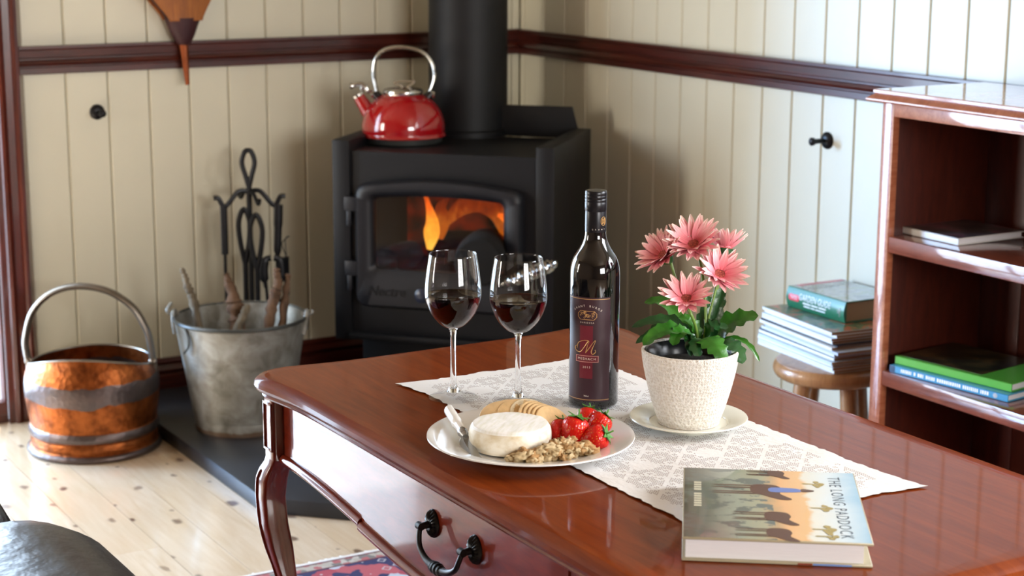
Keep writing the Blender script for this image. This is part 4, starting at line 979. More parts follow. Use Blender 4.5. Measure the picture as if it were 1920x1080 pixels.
for i, tcol in enumerate(tones):
    th = 0.0072 if i not in (5, 9) else 0.0035
    mm = plain('magazine_%d' % i, tcol, 0.4, var=0.04)
    ox_, oy_ = rm.uniform(-0.006, 0.006), rm.uniform(0.0, 0.008)
    if i == 7: ox_ = 0.018
    if 5 < i: oy_ += 0.003
    Lm = 0.318 if i < 10 else 0.300
    u = Vector((math.cos(mang), math.sin(mang), 0)); w = Vector((-u.y, u.x, 0))
    pos = p_a + u * (ox_ + 0.012 + i * 0.0008) + w * (oy_ + 0.004); pos.z = zc
    b = thing('magazine', notes.get(i, 'white spined magazine, %s from the bottom of the stool stack' % ORD[i]), 'magazine', pos, mang + rm.uniform(-0.02, 0.02), 'magazines on the stool')
    MB().box((0, 0, 0), (Lm, 0.21, th * 0.12)).box((0, 0, th * 0.88), (Lm, 0.21, th)).box((0, 0, 0), (Lm, 0.0008, th)).obj('cover', mm, b, smooth=False)
    MB().box((0.002, 0.001, th * 0.12), (Lm - 0.002, 0.208, th * 0.88)).obj('pages', oldpaper, b, smooth=False)
    if i == 1: MB().box((-0.012, 0.004, 0.002), (0.0, 0.02, 0.0026)).obj('tab', plain('orange_tab', (236, 170, 60), 0.5), b, smooth=False)
    if i == 13: MB().box((0.001, 0.001, th), (Lm - 0.001, 0.208, th + 0.0003)).obj('cover_print', cov('green_magazine_print', [(0.35, (40, 54, 44)), (0.5, (92, 116, 70)), (0.6, (196, 90, 60)), (0.7, (120, 140, 110))], 30), b, smooth=False)
    zc += th + 0.0003
gcol = plain('green_book_cloth', (38, 110, 78), 0.35, coat=0.3)
ga, gbv = Q(1477, 574, zc), Q(1566, 612, zc); gv = gbv - ga
LG = 0.215; gang = mang + 0.09; TG = 0.051
gb_ = book('garden_book', 'thick green hardback garden guide on top of the magazine stack', (ga.x, ga.y, zc + 0.0005), gang, LG, 0.165, TG, gcol, oldpaper, rnd=0.006, ct=0.003)
MB().box((0.001, 0.006, TG), (LG - 0.001, 0.164, TG + 0.0003)).obj('cover_print', cov('pale_garden_print', [(0.3, (122, 128, 124)), (0.5, (176, 180, 176)), (0.6, (150, 160, 130)), (0.7, (196, 200, 204))], 22, rough=0.2), gb_, smooth=False)
MB().box((0.004, 0.02, TG + 0.0003), (0.022, 0.16, TG + 0.0006)).obj('cover_band', plain('pink_band', (206, 110, 120), 0.3), gb_, smooth=False)
def gsp(x, y, z): 
    zz = TG * 0.5 + y; t = zz / TG
    return (x, -0.006 * math.sin(pi * t) - 0.0005, zz)
lettering('GARDEN GUIDE', 0.022, lambda x, y, z: gsp(LG * 0.50 + x, y + 0.007, z), whiteprint, gb_, sx=0.74)
mk = MB()
for yy, xs_ in ((-0.007, ((0.30, 0.43), (0.445, 0.56), (0.575, 0.70))), (-0.0145, ((0.31, 0.42), (0.435, 0.50), (0.515, 0.68)))):
    for u0, u1 in xs_: mk.add([gsp(LG * u0, yy, 0), gsp(LG * u1, yy, 0), gsp(LG * u1, yy + 0.0035, 0), gsp(LG * u0, yy + 0.0035, 0)], [(0, 1, 2, 3)])
mk.obj('spine_marks', whiteprint, gb_, smooth=False)
MB().add([gsp(0.030 + a, b + 0.002, 0) for a, b in rrect(-0.02, -0.008, 0.02, 0.008, 0.006, 4)], [tuple(range(20))]).obj('spine_badge', plain('red_badge', (222, 60, 76), 0.35), gb_, smooth=False)
lettering('YATES', 0.011, lambda x, y, z: tuple(Vector(gsp(0.030 + x, y + 0.002, z)) + Vector((0, -0.0004, 0))), whiteprint, gb_, sx=0.85)
MB().tube([gsp(LG * 0.90, 0.004, 0), gsp(LG * 0.905, -0.004, 0), gsp(LG * 0.925, 0.002, 0), gsp(LG * 0.935, 0.010, 0), gsp(LG * 0.932, -0.002, 0), gsp(LG * 0.925, -0.012, 0)], 0.0009, 5).obj('spine_emblem', whiteprint, gb_)
lettering('GARDEN GUIDE', 0.052, lambda x, y, z: (0.050 - y, 0.085 + x, TG + 0.0006), plain('pale_print', (196, 204, 200), 0.3), gb_, sx=0.42)
# ================================================================== ON THE TABLE
# lace runner
lr = thing('lace_runner', 'white crocheted lace runner with scalloped edge lying along the table', 'table runner', (-1.535, -2.883, T))
nx, ny = 44, 100; hx, hy = 0.165, 0.382; vs = []
for j in range(ny + 1):
    for i in range(nx + 1):
        u, v = i / nx * 2 - 1, j / ny * 2 - 1
        x, y = u * hx, v * hy
        ex = max(0, abs(u) - 0.8) / 0.2; ey = max(0, abs(v) - 0.92) / 0.08
        x += math.copysign(ex * 0.006 * (abs(math.sin(y * pi / 0.052)) - 0.5), u)
        x += math.copysign(ex * 0.0018 * math.sin(y * 2 * pi / 0.011), u)
        y += math.copysign(ey * 0.006 * (abs(math.sin(x * pi / 0.052)) - 0.5), v)
        if u < 0 and v > 0: k = max(0, -u - 0.7) / 0.3 * max(0, v - 0.85) / 0.15; x -= 0.012 * k; y += 0.010 * k
        if u > 0 and v < 0: k = max(0, u - 0.7) / 0.3 * max(0, -v - 0.85) / 0.15; x += 0.012 * k; y -= 0.010 * k
        z = 0.0012 + 0.0009 * (1 + mnoise.noise(Vector((x * 22, y * 22, 0)))) + max(ex, ey) * 0.0022 * max(0, mnoise.noise(Vector((x * 30, y * 30, 3))))
        vs.append((x, y, z))
fs = [(j * (nx + 1) + i, j * (nx + 1) + i + 1, (j + 1) * (nx + 1) + i + 1, (j + 1) * (nx + 1) + i) for j in range(ny) for i in range(nx)]
MB().add(vs, fs).obj('lace_cloth', lace_m, lr)
TL = T + 0.0035                           # top of the lace

# wine glasses
def wineglass(label, loc, fill):
    g = thing('wine_glass', label, 'wine glass', loc, 0, 'wine glasses on the runner')
    ft = [(0.0, 0.0), (0.036, 0.0), (0.0372, 0.0008), (0.036, 0.0016), (0.024, 0.0034), (0.014, 0.0062), (0.0098, 0.0095), (0.0, 0.0096)]
    MB().lathe(ft, 56, caps=(False, False)).obj('foot', footglass, g, angle=60)
    stp = smoothprof([(0.0097, 0.0098), (0.0065, 0.016), (0.0048, 0.028), (0.0040, 0.06), (0.0040, 0.090), (0.0050, 0.102), (0.0080, 0.1076)], 4)
    MB().lathe([(0.0, 0.0098)] + stp + [(0.0, 0.1077)], 40, caps=(False, False)).obj('stem', glass, g, angle=60)
    bo_ = smoothprof([(0.0085, 0.108), (0.018, 0.1125), (0.032, 0.128), (0.0412, 0.150), (0.0425, 0.168), (0.0395, 0.195), (0.0355, 0.2195)], 7)
    th = 0.0011
    inn = [(max(0.0, r - th), z + (0.0012 if i < 8 else 0)) for i, (r, z) in enumerate(bo_)]
    prof = [(0.0, 0.1079)] + bo_ + [(0.0350, 0.2202)] + list(reversed(inn)) + [(0.004, 0.1105), (0.0, 0.1102)]
    bw = MB().lathe(prof, 56, caps=(False, False)).obj('bowl', thinglass, g, angle=60)
    zf = fill; wp = [(0.0, 0.1108), (0.004, 0.1111)] + [(r - 0.0003, z) for r, z in inn if z < zf and r > 0.006]
    rl = min(inn, key=lambda q: abs(q[1] - zf))[0] - 0.0003
    MB().lathe(wp + [(rl, zf), (rl - 0.0012, zf - 0.0005), (0.0, zf - 0.0006)], 56, caps=(False, False)).obj('wine', wine_m, g, angle=50)
    return g
g1 = zp(850, 745, TL); g2 = zp(971, 755, TL)
wineglass('half-full red wine glass standing at the left, nearer the table end', g1, 0.158)
wineglass('half-full red wine glass standing between the other glass and the bottle', g2, 0.158)

# wine bottle
wbp = zp(1112, 757, TL)
wb_ = thing('wine_bottle', 'dark red wine bottle with maroon label and black screw cap', 'bottle', wbp, math.atan2(-W_.y, -W_.x))
BR = 0.0368
MB().lathe([(0.0, 0.004), (0.030, 0.001), (0.0345, 0.002), (BR, 0.006), (BR, 0.195)] + smoothprof([(BR, 0.197), (0.0358, 0.208), (0.0315, 0.222), (0.0225, 0.236), (0.0165, 0.250), (0.0152, 0.262)], 6) + [(0.0148, 0.29), (0.0, 0.29)], 64).obj('glass', bottle_m, wb_, angle=50)
MB().lathe([(0.0154, 0.2605), (0.0156, 0.262), (0.0154, 0.290), (0.0152, 0.291), (0.0160, 0.292), (0.0160, 0.3035), (0.0156, 0.3045), (0.0160, 0.3055), (0.0160, 0.308), (0.0155, 0.309), (0.0160, 0.310), (0.0160, 0.313), (0.0156, 0.314), (0.0160, 0.315), (0.0158, 0.319), (0.0148, 0.3205), (0.0, 0.3205)], 48).obj('screw_cap', capsule_m, wb_, angle=50)
# bottle local frame: +x faces the viewer side; angle phi positive = image right
def onb(phi, z, r): return Vector((r * math.cos(phi), r * math.sin(phi), z))
PC = math.radians(-19)                    # label centre
def bend(x, y, z, zc, r=BR + 0.0006): return onb(PC + x / BR, zc + y, r + z)
def patch(name, a0, a1, z0, z1, r, mat, parent, n=24):
    m = MB().rings([[onb(a0 + (a1 - a0) * k / n, z, r) for k in range(n + 1)] for z in (z0, z1)], (False, False), closed=False)
    return m.obj(name, mat, parent, fix=False)
HW = math.radians(55)
lb = patch('label', PC - HW, PC + HW, 0.0135, 0.1690, BR + 0.0003, label_m, wb_, 40)
patch('label_stripe', PC - 0.30, PC + 0.24, 0.048, 0.127, BR + 0.00045, stripe_m, lb)
for z in (0.016, 0.1665): patch('label_line', PC - HW * 0.97, PC + HW * 0.97, z - 0.0004, z + 0.0004, BR + 0.0005, gold, lb)
def arc_text(txt, zc, rad, span, size, mat):
    m = MB(); n = len(txt)
    for i, ch in enumerate(txt):
        if ch == ' ': continue
        a = span * (i / (n - 1) - 0.5)
        vs_, fs_ = text_geo(ch, size)
        m.add([bend(rad * math.sin(a) + v.x * math.cos(a) + v.y * math.sin(a), rad * (math.cos(a) - 1) - v.x * math.sin(a) + v.y * math.cos(a), 0, zc) for v in vs_], fs_)
    m.obj('lettering', mat, lb, smooth=False, fix=False)
arc_text('GRANT BURGE', 0.1565, 0.034, 1.30, 0.0042, creamprint)
lettering('BAROSSA', 0.0032, lambda x, y, z: bend(x, y, 0, 0.1315), creamprint, lb, spacing=1.75)
def frame(pts, w, zc, mat, name):
    m = MB(); P0 = [Vector((x, y, 0)) for x, y in pts]; P = [a_.lerp(b_, q / 8) for a_, b_ in zip(P0, P0[1:] + P0[:1]) for q in range(8)]; n = len(P)
    c = sum(P, Vector()) / n
    I = [c + (p - c) * (1 - w / max(0.001, (p - c).length)) for p in P]
    m.add([bend(p.x, p.y, 0, zc) for p in P] + [bend(p.x, p.y, 0, zc) for p in I], [(i, (i + 1) % n, n + (i + 1) % n, n + i) for i in range(n)])
    return m.obj(name, mat, lb, smooth=False, fix=False)
frame([(-0.0105, -0.0068), (0.0105, -0.0068), (0.0145, -0.0025), (0.0145, 0.0025), (0.0105, 0.0068), (-0.0105, 0.0068), (-0.0145, 0.0025), (-0.0145, -0.0025)], 0.0009, 0.1425, gold, 'crest_border')
cr = MB(); rc = random.Random(2)
for k in range(26):
    a, b = rc.uniform(-0.0105, 0.0105), rc.uniform(-0.0046, 0.0046); r0 = rc.uniform(0.0007, 0.0017)
    cr.tube([bend(a + r0 * math.cos(t), b + r0 * math.sin(t) * 0.9, 0.0001, 0.1425) for t in [i * 0.7 for i in range(8)]], 0.00028, 4)
cr.obj('crest', gold, lb)
# script initial
def swash(pts, w, name='initial'):
    P = catmull([(a, b, 0) for a, b in pts], 8)
    MB().tube([bend(p.x, p.y, 0.0002, 0.0925) for p in P], [w * (0.55 + 0.45 * math.sin(i * 0.21) ** 2) for i in range(len(P))], 5).obj(name, gold, lb)
swash([(-0.0165, 0.004), (-0.019, 0.001), (-0.0165, -0.004), (-0.010, -0.005), (-0.004, 0.002), (0.002, 0.0115), (0.003, 0.012)], 0.0006)
swash([(-0.0155, 0.0), (-0.013, 0.0085), (-0.004, 0.0125), (0.003, 0.0118), (0.0015, 0.006), (-0.0015, -0.006)], 0.0006)
swash([(-0.0015, -0.006), (0.004, 0.002), (0.0105, 0.0115), (0.0125, 0.012), (0.0095, 0.004), (0.0068, -0.004), (0.009, -0.0075), (0.013, -0.004), (0.012, -0.001)], 0.0007)
MB().rings([[bend(-0.017 + 0.034 * k / 10, b_, -0.0001, 0.0775) for k in range(11)] for b_ in (-0.0042, 0.0042)], (False, False), closed=False).obj('name_panel', stripe_m, lb, smooth=False, fix=False)
m = MB()
for a0, a1, b0, b1 in ((-0.0175, 0.0175, -0.0050, -0.0041), (-0.0175, 0.0175, 0.0041, 0.0050), (-0.0175, -0.0166, -0.005, 0.005), (0.0166, 0.0175, -0.005, 0.005)):
    kk = 6; q0 = [bend(a0 + (a1 - a0) * k / kk, b0, 0, 0.0775) for k in range(kk + 1)]; q1 = [bend(a0 + (a1 - a0) * k / kk, b1, 0, 0.0775) for k in range(kk + 1)]
    m.rings([q0, q1], (False, False), closed=False)
m.obj('name_border', plain('salmon_print', (214, 150, 140), 0.45), lb, smooth=False, fix=False)
lettering('MESHACH', 0.0052, lambda x, y, z: bend(x, y, 0.0001, 0.0775), creamprint, lb, spacing=1.25)
lettering('2013', 0.0044, lambda x, y, z: bend(x, y, 0, 0.0650), creamprint, lb, spacing=1.4)
lettering('750ml', 0.0030, lambda x, y, z: bend(x, y, 0, 0.0215), creamprint, lb)
for i, ch in enumerate('GRANT'):
    lettering(ch, 0.0026, lambda x, y, z, i=i: onb(math.radians(-18 + i * 17) + x / 0.0155, 0.265 + y, 0.0158), creamprint, wb_)
MB().tube([onb(math.radians(44) + 0.30 * math.cos(t), 0.277 + 0.0062 * math.sin(t), 0.0157) for t in [2 * pi * k / 20 for k in range(20)]], 0.0005, 5, loop=True).tube([onb(math.radians(44) + 0.16 * math.cos(t), 0.277 + 0.004 * math.sin(2 * t), 0.0157) for t in [2 * pi * k / 20 for k in range(20)]], 0.0005, 5, loop=True).obj('cap_crest', gold, wb_)

# plate and food
pc = zp(995, 820, T + 0.016); pc.z = TL - 0.001
PLZ = pc.z
pl = MB().lathe(smoothprof([(0.0, 0.0035), (0.078, 0.0035), (0.085, 0.002), (0.087, 0.0)], 2)[:-1] + [(0.087, 0.0), (0.090, 0.0), (0.094, 0.003)] + smoothprof([(0.104, 0.007), (0.125, 0.0125), (0.1405, 0.0165), (0.1415, 0.0180), (0.1400, 0.0188), (0.124, 0.0152), (0.108, 0.0112), (0.098, 0.0078), (0.088, 0.0062), (0.0, 0.0060)], 3), 72).obj('dinner_plate', ceramic)
pl.location = pc; tag(pl, 'round white plate holding cheese, crackers, strawberries and walnuts', 'plate')
PF = PLZ + 0.0064                         # plate floor
cpos = zp(957, 835, PF + 0.002)
prof = smoothprof([(0.0, 0.0), (0.050, 0.0), (0.0545, 0.004), (0.0560, 0.013), (0.0555, 0.023), (0.052, 0.0300), (0.045, 0.0328), (0.0, 0.0332)], 5)
m = MB(); SG = 56; rgs = []
for r, z in prof:
    rgs.append([Vector((r * (1 + 0.018 * mnoise.noise(Vector((math.cos(2 * pi * k / SG) * 1.6, math.sin(2 * pi * k / SG) * 1.6, z * 30)))) * math.cos(2 * pi * k / SG), r * (1 + 0.018 * mnoise.noise(Vector((math.cos(2 * pi * k / SG) * 1.6, math.sin(2 * pi * k / SG) * 1.6, z * 30)))) * math.sin(2 * pi * k / SG), z + (0.0014 * mnoise.noise(Vector((math.cos(2 * pi * k / SG) * r * 60, math.sin(2 * pi * k / SG) * r * 60, 2))) if z > 0.027 else 0))) for k in range(SG)])
ch_ = m.rings(rgs).obj('round_cheese', cheese_m); ch_.location = cpos; ch_.rotation_euler.z = 0.7
tag(ch_, 'small round white rind cheese on the plate', 'cheese')
# crackers fanned behind the cheese
crk = MB().lathe([(0.0, -0.0019), (0.029, -0.0019), (0.0305, -0.0008), (0.0305, 0.0008), (0.029, 0.0019), (0.0, 0.0019)], 30).mesh('cracker', angle=60)
def cracker(px, py, dist_, nrm, mat, label):
    me = crk if mat is cracker_m else CW
    o = link('round_cracker', me, mat); o.location = dp(px, py, dist_)
    o.rotation_euler = Vector(nrm).to_track_quat('Z', 'Y').to_euler()
    tag(o, label, 'cracker', 'crackers on the plate')
CW = crk.copy(); CW.materials.clear()
bk_ = -W_
def nv(a, b, c): return R_ * a + U_ * b + bk_ * c
base_d = (cpos - CAM).dot(W_)
cl = 'round cracker in the overlapping fan between cheese and strawberries'
cracker(940, 779, base_d + 0.052, nv(-0.10, 0.80, 0.60), cracker_m, 'broad golden cracker leaning behind the cheese at the left')
cracker(957, 777, base_d + 0.058, nv(0.0, 0.78, 0.62), cracker_m, 'golden cracker second from the left behind the cheese')
cracker(974, 777, base_d + 0.055, nv(0.10, 0.76, 0.62), cracker_m, 'golden cracker third from the left behind the cheese')
cracker(996, 778, base_d + 0.060, nv(0.25, 0.72, 0.62), cracker_w, 'pale flaky cracker standing in the middle of the fan')
for k in range(5):
    cracker(1010 + 7.5 * k, 785 + 2.6 * k, base_d + 0.050 - 0.003 * k, nv(0.42 + 0.03 * k, 0.62, 0.62), cracker_m, 'golden cracker seen edge on, %s to the right of the pale flaky cracker' % ORD[k])
# strawberries
sbp = smoothprof([(0.0, -0.020), (0.006, -0.0185), (0.011, -0.010), (0.0150, 0.002), (0.0152, 0.010), (0.011, 0.0158), (0.004, 0.0168), (0.0, 0.0165)], 4)
sbm = MB().lathe(sbp, 24).mesh('strawberry', angle=70); sbm.materials.append(straw_m)
cm_ = MB()
for k in range(8):
    a = 2 * pi * k / 8; c, s = math.cos(a), math.sin(a); t = Vector((-s, c, 0)); d = Vector((c, s, 0))
    q = [d * 0.001 + Vector((0, 0, .0172)), d * 0.006 + t * 0.0030 + Vector((0, 0, .0190)), d * 0.0135 + Vector((0, 0, .0170 + 0.004 * (k % 2))), d * 0.006 - t * 0.0030 + Vector((0, 0, .0190))]
    cm_.add(q + [p - Vector((0, 0, 0.0008)) for p in q], [(0, 1, 2, 3), (7, 6, 5, 4), (0, 4, 5, 1), (1, 5, 6, 2), (2, 6, 7, 3), (3, 7, 4, 0)])
cm_.tube([(0, 0, 0.017), (0.001, 0, 0.023), (0.003, 0, 0.026)], 0.0010, 6)
cam_ = cm_.mesh('calyx', smooth=False); cam_.materials.append(calyx_m)
def berry(px, py, dd, axis, s, label):
    t = thing('strawberry', label, 'strawberry', dp(px, py, base_d + dd), 0, 'strawberries on the plate')
    t.rotation_euler = Vector(axis).to_track_quat('Z', 'Y').to_euler(); t.scale = (s, s, s)
    link('fruit', sbm, None, t); link('calyx', cam_, None, t)
berry(1049, 810, 0.018, nv(0.25, 0.8, -0.3), 0.95, 'red strawberry half hidden at the left of the strawberry heap')
berry(1076, 810, 0.004, nv(0.25, 0.85, 0.05), 1.20, 'largest upright red strawberry at the front left of the heap')
berry(1112, 823, -0.006, nv(0.85, 0.35, 0.30), 1.15, 'red strawberry lying sideways at the front right of the heap')
berry(1101, 789, 0.040, nv(0.2, 0.75, -0.3), 1.0, 'red strawberry at the back of the heap')
berry(1121, 799, 0.026, nv(0.55, 0.75, -0.1), 1.05, 'red strawberry with large leaf at the right of the heap')
# walnuts
wm = []
for q in range(4):
    bm = bmesh.new(); bmesh.ops.create_icosphere(bm, subdivisions=3, radius=1.0)
    for v in bm.verts:
        n1 = mnoise.noise(v.co * 1.7 + Vector((q * 9, 0, 0))); n2 = mnoise.noise(v.co * 4 + Vector((0, q * 7, 0)))
        v.co *= 1 + 0.75 * n1 + 0.55 * n2
        v.co.x *= 1.35; v.co.z *= 0.75
    me = bpy.data.meshes.new('walnut_piece'); bm.to_mesh(me); bm.free()
    for p in me.polygons: p.use_smooth = True
    me.materials.append(walnut_m if q % 2 else walnut_l); wm.append(me)
rw = random.Random(4); spots = []
for k in range(24): f_ = k / 23; spots.append((956 + 156 * f_, 861 - 14 * f_ - 14 * f_ * (1 - f_) * 0 + rw.uniform(-3, 3) + (4 if 0.2 < f_ < 0.7 else 0), 0))
for k in range(18): f_ = k / 17; spots.append((978 + 128 * f_, 852 - 12 * f_ + rw.uniform(-3, 3), 0.006))
for k in range(12): f_ = k / 11; spots.append((1012 + 84 * f_, 843 - 9 * f_ + rw.uniform(-3, 3), 0.011))
for k in range(6): f_ = k / 5; spots.append((1030 + 40 * f_, 834 - 8 * f_ + rw.uniform(-3, 3), 0.015))
for i, (a, b, h) in enumerate(spots):
    o = link('walnut_piece', wm[i % 4], None); p = zp(a, b, PF + 0.004 + h); o.location = p
    s = rw.uniform(0.0048, 0.0072); o.scale = (s, s, s); o.rotation_euler = (rw.uniform(-.5, .5), rw.uniform(-.5, .5), rw.uniform(0, 6.28))
    tag(o, 'broken walnut piece in the heap at the front of the plate', 'walnut', 'walnut pieces on the plate')
# cheese knife
kp0, kp1, kp2 = zp(841, 768, PLZ + 0.034), zp(866, 808, PLZ + 0.022), zp(897, 859, PF + 0.003)
kn_ = thing('cheese_knife', 'white handled cheese knife resting across the plate rim', 'knife', kp1)
MB().tube([v - kp1 for v in catmull([kp0, kp0.lerp(kp1, 0.3), kp0.lerp(kp1, 0.7), kp1], 5)], [0.0055] + [0.0088] * 4 + [0.0090] * 5 + [0.0070] * 6, 14, flat=0.8).obj('handle', ceramic, kn_)
MB().tube([Vector(), (kp2 - kp1) * 0.06, (kp2 - kp1) * 0.12], [0.0066, 0.0074, 0.0055], 14).tube([(kp2 - kp1) * 0.14, (kp2 - kp1) * 0.22], [0.006, 0.004], 14).obj('bolster', steel, kn_)
kd = (kp2 - kp1); sd = kd.cross(Vector((0, 0, 1))).normalized(); up_ = sd.cross(kd).normalized()
blp = [(0.16, 0.004), (0.5, 0.0062), (0.85, 0.0066), (1.0, 0.0015)]
m = MB(); top_ = [kd * t + sd * w for t, w in blp] + [kd * t - sd * 0.0045 for t, w in reversed(blp)]
n = len(top_); m.add([p + up_ * 0.0006 for p in top_] + [p - up_ * 0.0006 for p in top_], [tuple(range(n)), tuple(range(2 * n - 1, n - 1, -1))] + [(i, (i + 1) % n, n + (i + 1) % n, n + i) for i in range(n)])
m.obj('blade', steel, kn_, smooth=False)

# saucer, pot, gerbera
sp_c = zp(1291, 789, T + 0.010); sp_c.z = TL - 0.001
sa = MB().lathe([(0.0, 0.003), (0.040, 0.003), (0.044, 0.0), (0.047, 0.0), (0.049, 0.003)] + smoothprof([(0.056, 0.006), (0.072, 0.0105), (0.0830, 0.0135), (0.0835, 0.0148), (0.0818, 0.0154), (0.070, 0.0130), (0.057, 0.0085), (0.050, 0.0062), (0.0, 0.0058)], 3), 64).obj('saucer', saucer_m)
sa.location = sp_c; tag(sa, 'ivory saucer under the cream flower pot', 'saucer')
pz = sp_c.z + 0.0062
pot = MB().lathe(smoothprof([(0.0, 0.0), (0.040, 0.0), (0.0432, 0.003), (0.050, 0.020), (0.060, 0.055), (0.0665, 0.085), (0.0688, 0.103), (0.0686, 0.106), (0.0668, 0.1075), (0.0650, 0.105), (0.061, 0.085), (0.045, 0.02), (0.0, 0.012)], 4), 72).obj('flower_pot', pot_m)
pot.location = (sp_c.x, sp_c.y, pz); tag(pot, 'cream embossed ceramic flower pot on the saucer', 'flower pot')
PC3 = Vector((sp_c.x, sp_c.y, pz)); pd = (PC3 - CAM).dot(W_)
gp = thing('gerbera_plant', 'potted pink gerbera plant with five blooms in the cream pot', 'plant', (PC3.x, PC3.y, pz + 0.016))
MB().lathe([(0.0, 0.0), (0.040, 0.0), (0.0575, 0.082), (0.0620, 0.084), (0.0628, 0.089), (0.0600, 0.090), (0.0560, 0.084), (0.0530, 0.070), (0.0, 0.070)], 48).obj('nursery_pot', blackplastic, gp)
MB().lathe(smoothprof([(0.053, 0.0705), (0.03, 0.075), (0.0, 0.077)], 3), 24, caps=(False, False)).obj('soil', soil, gp)
GO = Vector((PC3.x, PC3.y, pz + 0.016))
def gpt(px, py, dd): return dp(px, py, pd + dd) - GO
pm = MB(); nL = 7; rgs = []
for i in range(nL + 1):
    t = i / nL; w = 0.0052 * math.sin(pi * min(1, 0.18 + 0.80 * t ** 0.75)) ** 0.7 if t < 1 else 0.0006
    x = 0.0075 + 0.0295 * t; z = 0.007 * math.sin(t * 1.5) + 0.004 * t * t
    rgs.append([Vector((x, -w, z + 0.0008)), Vector((x, -w * 0.4, z - 0.0002)), Vector((x, 0, z + 0.0005)), Vector((x, w * 0.4, z - 0.0002)), Vector((x, w, z + 0.0008))])
pm.rings(rgs, (False, False), closed=False)
petm = pm.mesh('petal', fix=False); petm.materials.append(petal_m)
dcm = MB().lathe(smoothprof([(0.0, -0.012), (0.004, -0.011), (0.0085, -0.004), (0.0108, 0.001), (0.0098, 0.0034), (0.005, 0.0036), (0.0, 0.0028)], 4), 20).mesh('flower_disc'); dcm.materials.append(disc_m)
clm = MB().lathe(smoothprof([(0.0, -0.016), (0.004, -0.0145), (0.0095, -0.006), (0.0112, 0.0015), (0.0100, 0.0020), (0.0, -0.003)], 4), 16).mesh('calyx'); clm.materials.append(leaf_d)
rp = random.Random(8)
def bloom(px, py, dd, axis, s, stem, cup=0.0):
    s *= 1.08; P = gpt(px, py, dd); q = Vector(axis).normalized().to_track_quat('Z', 'Y')
    d = link('flower_disc', dcm, None, gp); d.location = P; d.rotation_euler = q.to_euler(); d.scale = (s, s, s)
    link('calyx', clm, None, d)
    for row, nP, tilt, ln in ((0, 17, 0.10, 1.0), (1, 15, 0.30, 0.92), (2, 16, 0.75, 0.17)):
        for k in range(nP):
            o = link('petal', petm, None, d)
            a = 2 * pi * (k + 0.5 * row) / nP + rp.uniform(-0.06, 0.06)
            o.rotation_euler = (Matrix.Rotation(a, 4, 'Z') @ Matrix.Rotation(-(tilt + cup + rp.uniform(-0.10, 0.10)), 4, 'Y') @ Matrix.Rotation(rp.uniform(-.2, .2), 4, 'X')).to_euler()
            k_ = ln * rp.uniform(0.92, 1.06); o.scale = (k_, 1.0 if row < 2 else 0.35, k_); o.location = (0, 0, 0.0005 + 0.0012 * row)
            if row == 2: o.location = (0.0080 * math.cos(a), 0.0080 * math.sin(a), 0.0018)
    ax_ = Vector(axis).normalized()
    pts = [P - ax_ * 0.014 * s] + [gpt(*c) for c in stem]
    MB().tube(catmull(pts, 7), 0.0021, 8).obj('stem', stem_m, gp)
bloom(1245, 480, 0.0, nv(-0.60, 0.50, 0.55), 1.02, [(1259, 496, 0.005), (1272, 540, 0.008), (1298, 600, 0.005), (1305, 650, 0.0)])
bloom(1301, 461, -0.012, nv(-0.22, 0.62, 0.70), 1.12, [(1311, 482, -0.004), (1320, 540, 0.0), (1323, 600, 0.0), (1318, 650, 0.0)])
bloom(1359, 470, 0.03, nv(0.10, 0.97, -0.05), 1.0, [(1354, 500, 0.03), (1340, 560, 0.02), (1326, 650, 0.01)], 0.25)
bloom(1348, 516, -0.008, nv(0.22, 0.55, 0.78), 1.05, [(1342, 540, 0.0), (1330, 590, 0.0), (1320, 650, 0.0)])
bloom(1287, 562, -0.030, nv(-0.10, 0.62, 0.75), 1.02, [(1296, 590, -0.025), (1306, 620, -0.01), (1308, 650, -0.005)])
def leaf(pts, w, mat, fold=0.25, wav=0.12, n=12):
    P = catmull([gpt(*p) for p in pts], n // (len(pts) - 1) + 2); m_ = len(P); rgs = []
    for i, p in enumerate(P):
        t = i / (m_ - 1); tg_ = (P[min(i + 1, m_ - 1)] - P[max(i - 1, 0)]).normalized()
        side = tg_.cross(bk_ * 0.5 + Vector((0, 0, 1))).normalized(); nn = side.cross(tg_).normalized()
        ww = w * (0.10 + 0.90 * math.sin(pi * min(1, t ** 0.8 * 0.97)) ** 0.75) if t < 0.995 else w * 0.02
        ww *= 1 + 0.16 * math.sin(i * 2.1)
        rgs.append([p + side * ww * s_ + nn * (fold * ww * abs(s_) ** 1.5 + wav * ww * math.sin(i * 1.7 + s_ * 2) * abs(s_)) for s_ in (-1, -0.6, -0.12, 0, 0.12, 0.6, 1)])
    me = MB().rings(rgs, (False, False), closed=False).obj('leaf', mat, gp, fix=False)
leaf([(1300, 640, 0.01), (1270, 590, 0.03), (1240, 566, 0.04), (1208, 568, 0.045)], 0.013, leaf_m)
leaf([(1300, 645, 0.0), (1265, 606, 0.01), (1225, 602, 0.015), (1184, 614, 0.02)], 0.012, leaf_d)
leaf([(1305, 645, -0.02), (1268, 618, -0.035), (1232, 626, -0.045), (1206, 648, -0.05)], 0.014, leaf_m)
leaf([(1300, 645, -0.02), (1285, 622, -0.035), (1270, 628, -0.045), (1262, 648, -0.05)], 0.012, leaf_m)
leaf([(1306, 648, -0.02), (1296, 628, -0.03), (1292, 648, -0.04), (1296, 668, -0.045)], 0.007, leaf_d)
leaf([(1330, 640, 0.0), (1336, 610, 0.0), (1348, 570, 0.0), (1355, 539, 0.005)], 0.0115, leaf_d, 0.5)
leaf([(1325, 645, 0.0), (1350, 620, 0.0), (1385, 600, -0.005), (1422, 592, -0.01)], 0.021, leaf_m, 0.2)
leaf([(1315, 648, -0.02), (1325, 632, -0.05), (1345, 650, -0.068), (1358, 676, -0.075)], 0.018, leaf_m, -0.2)
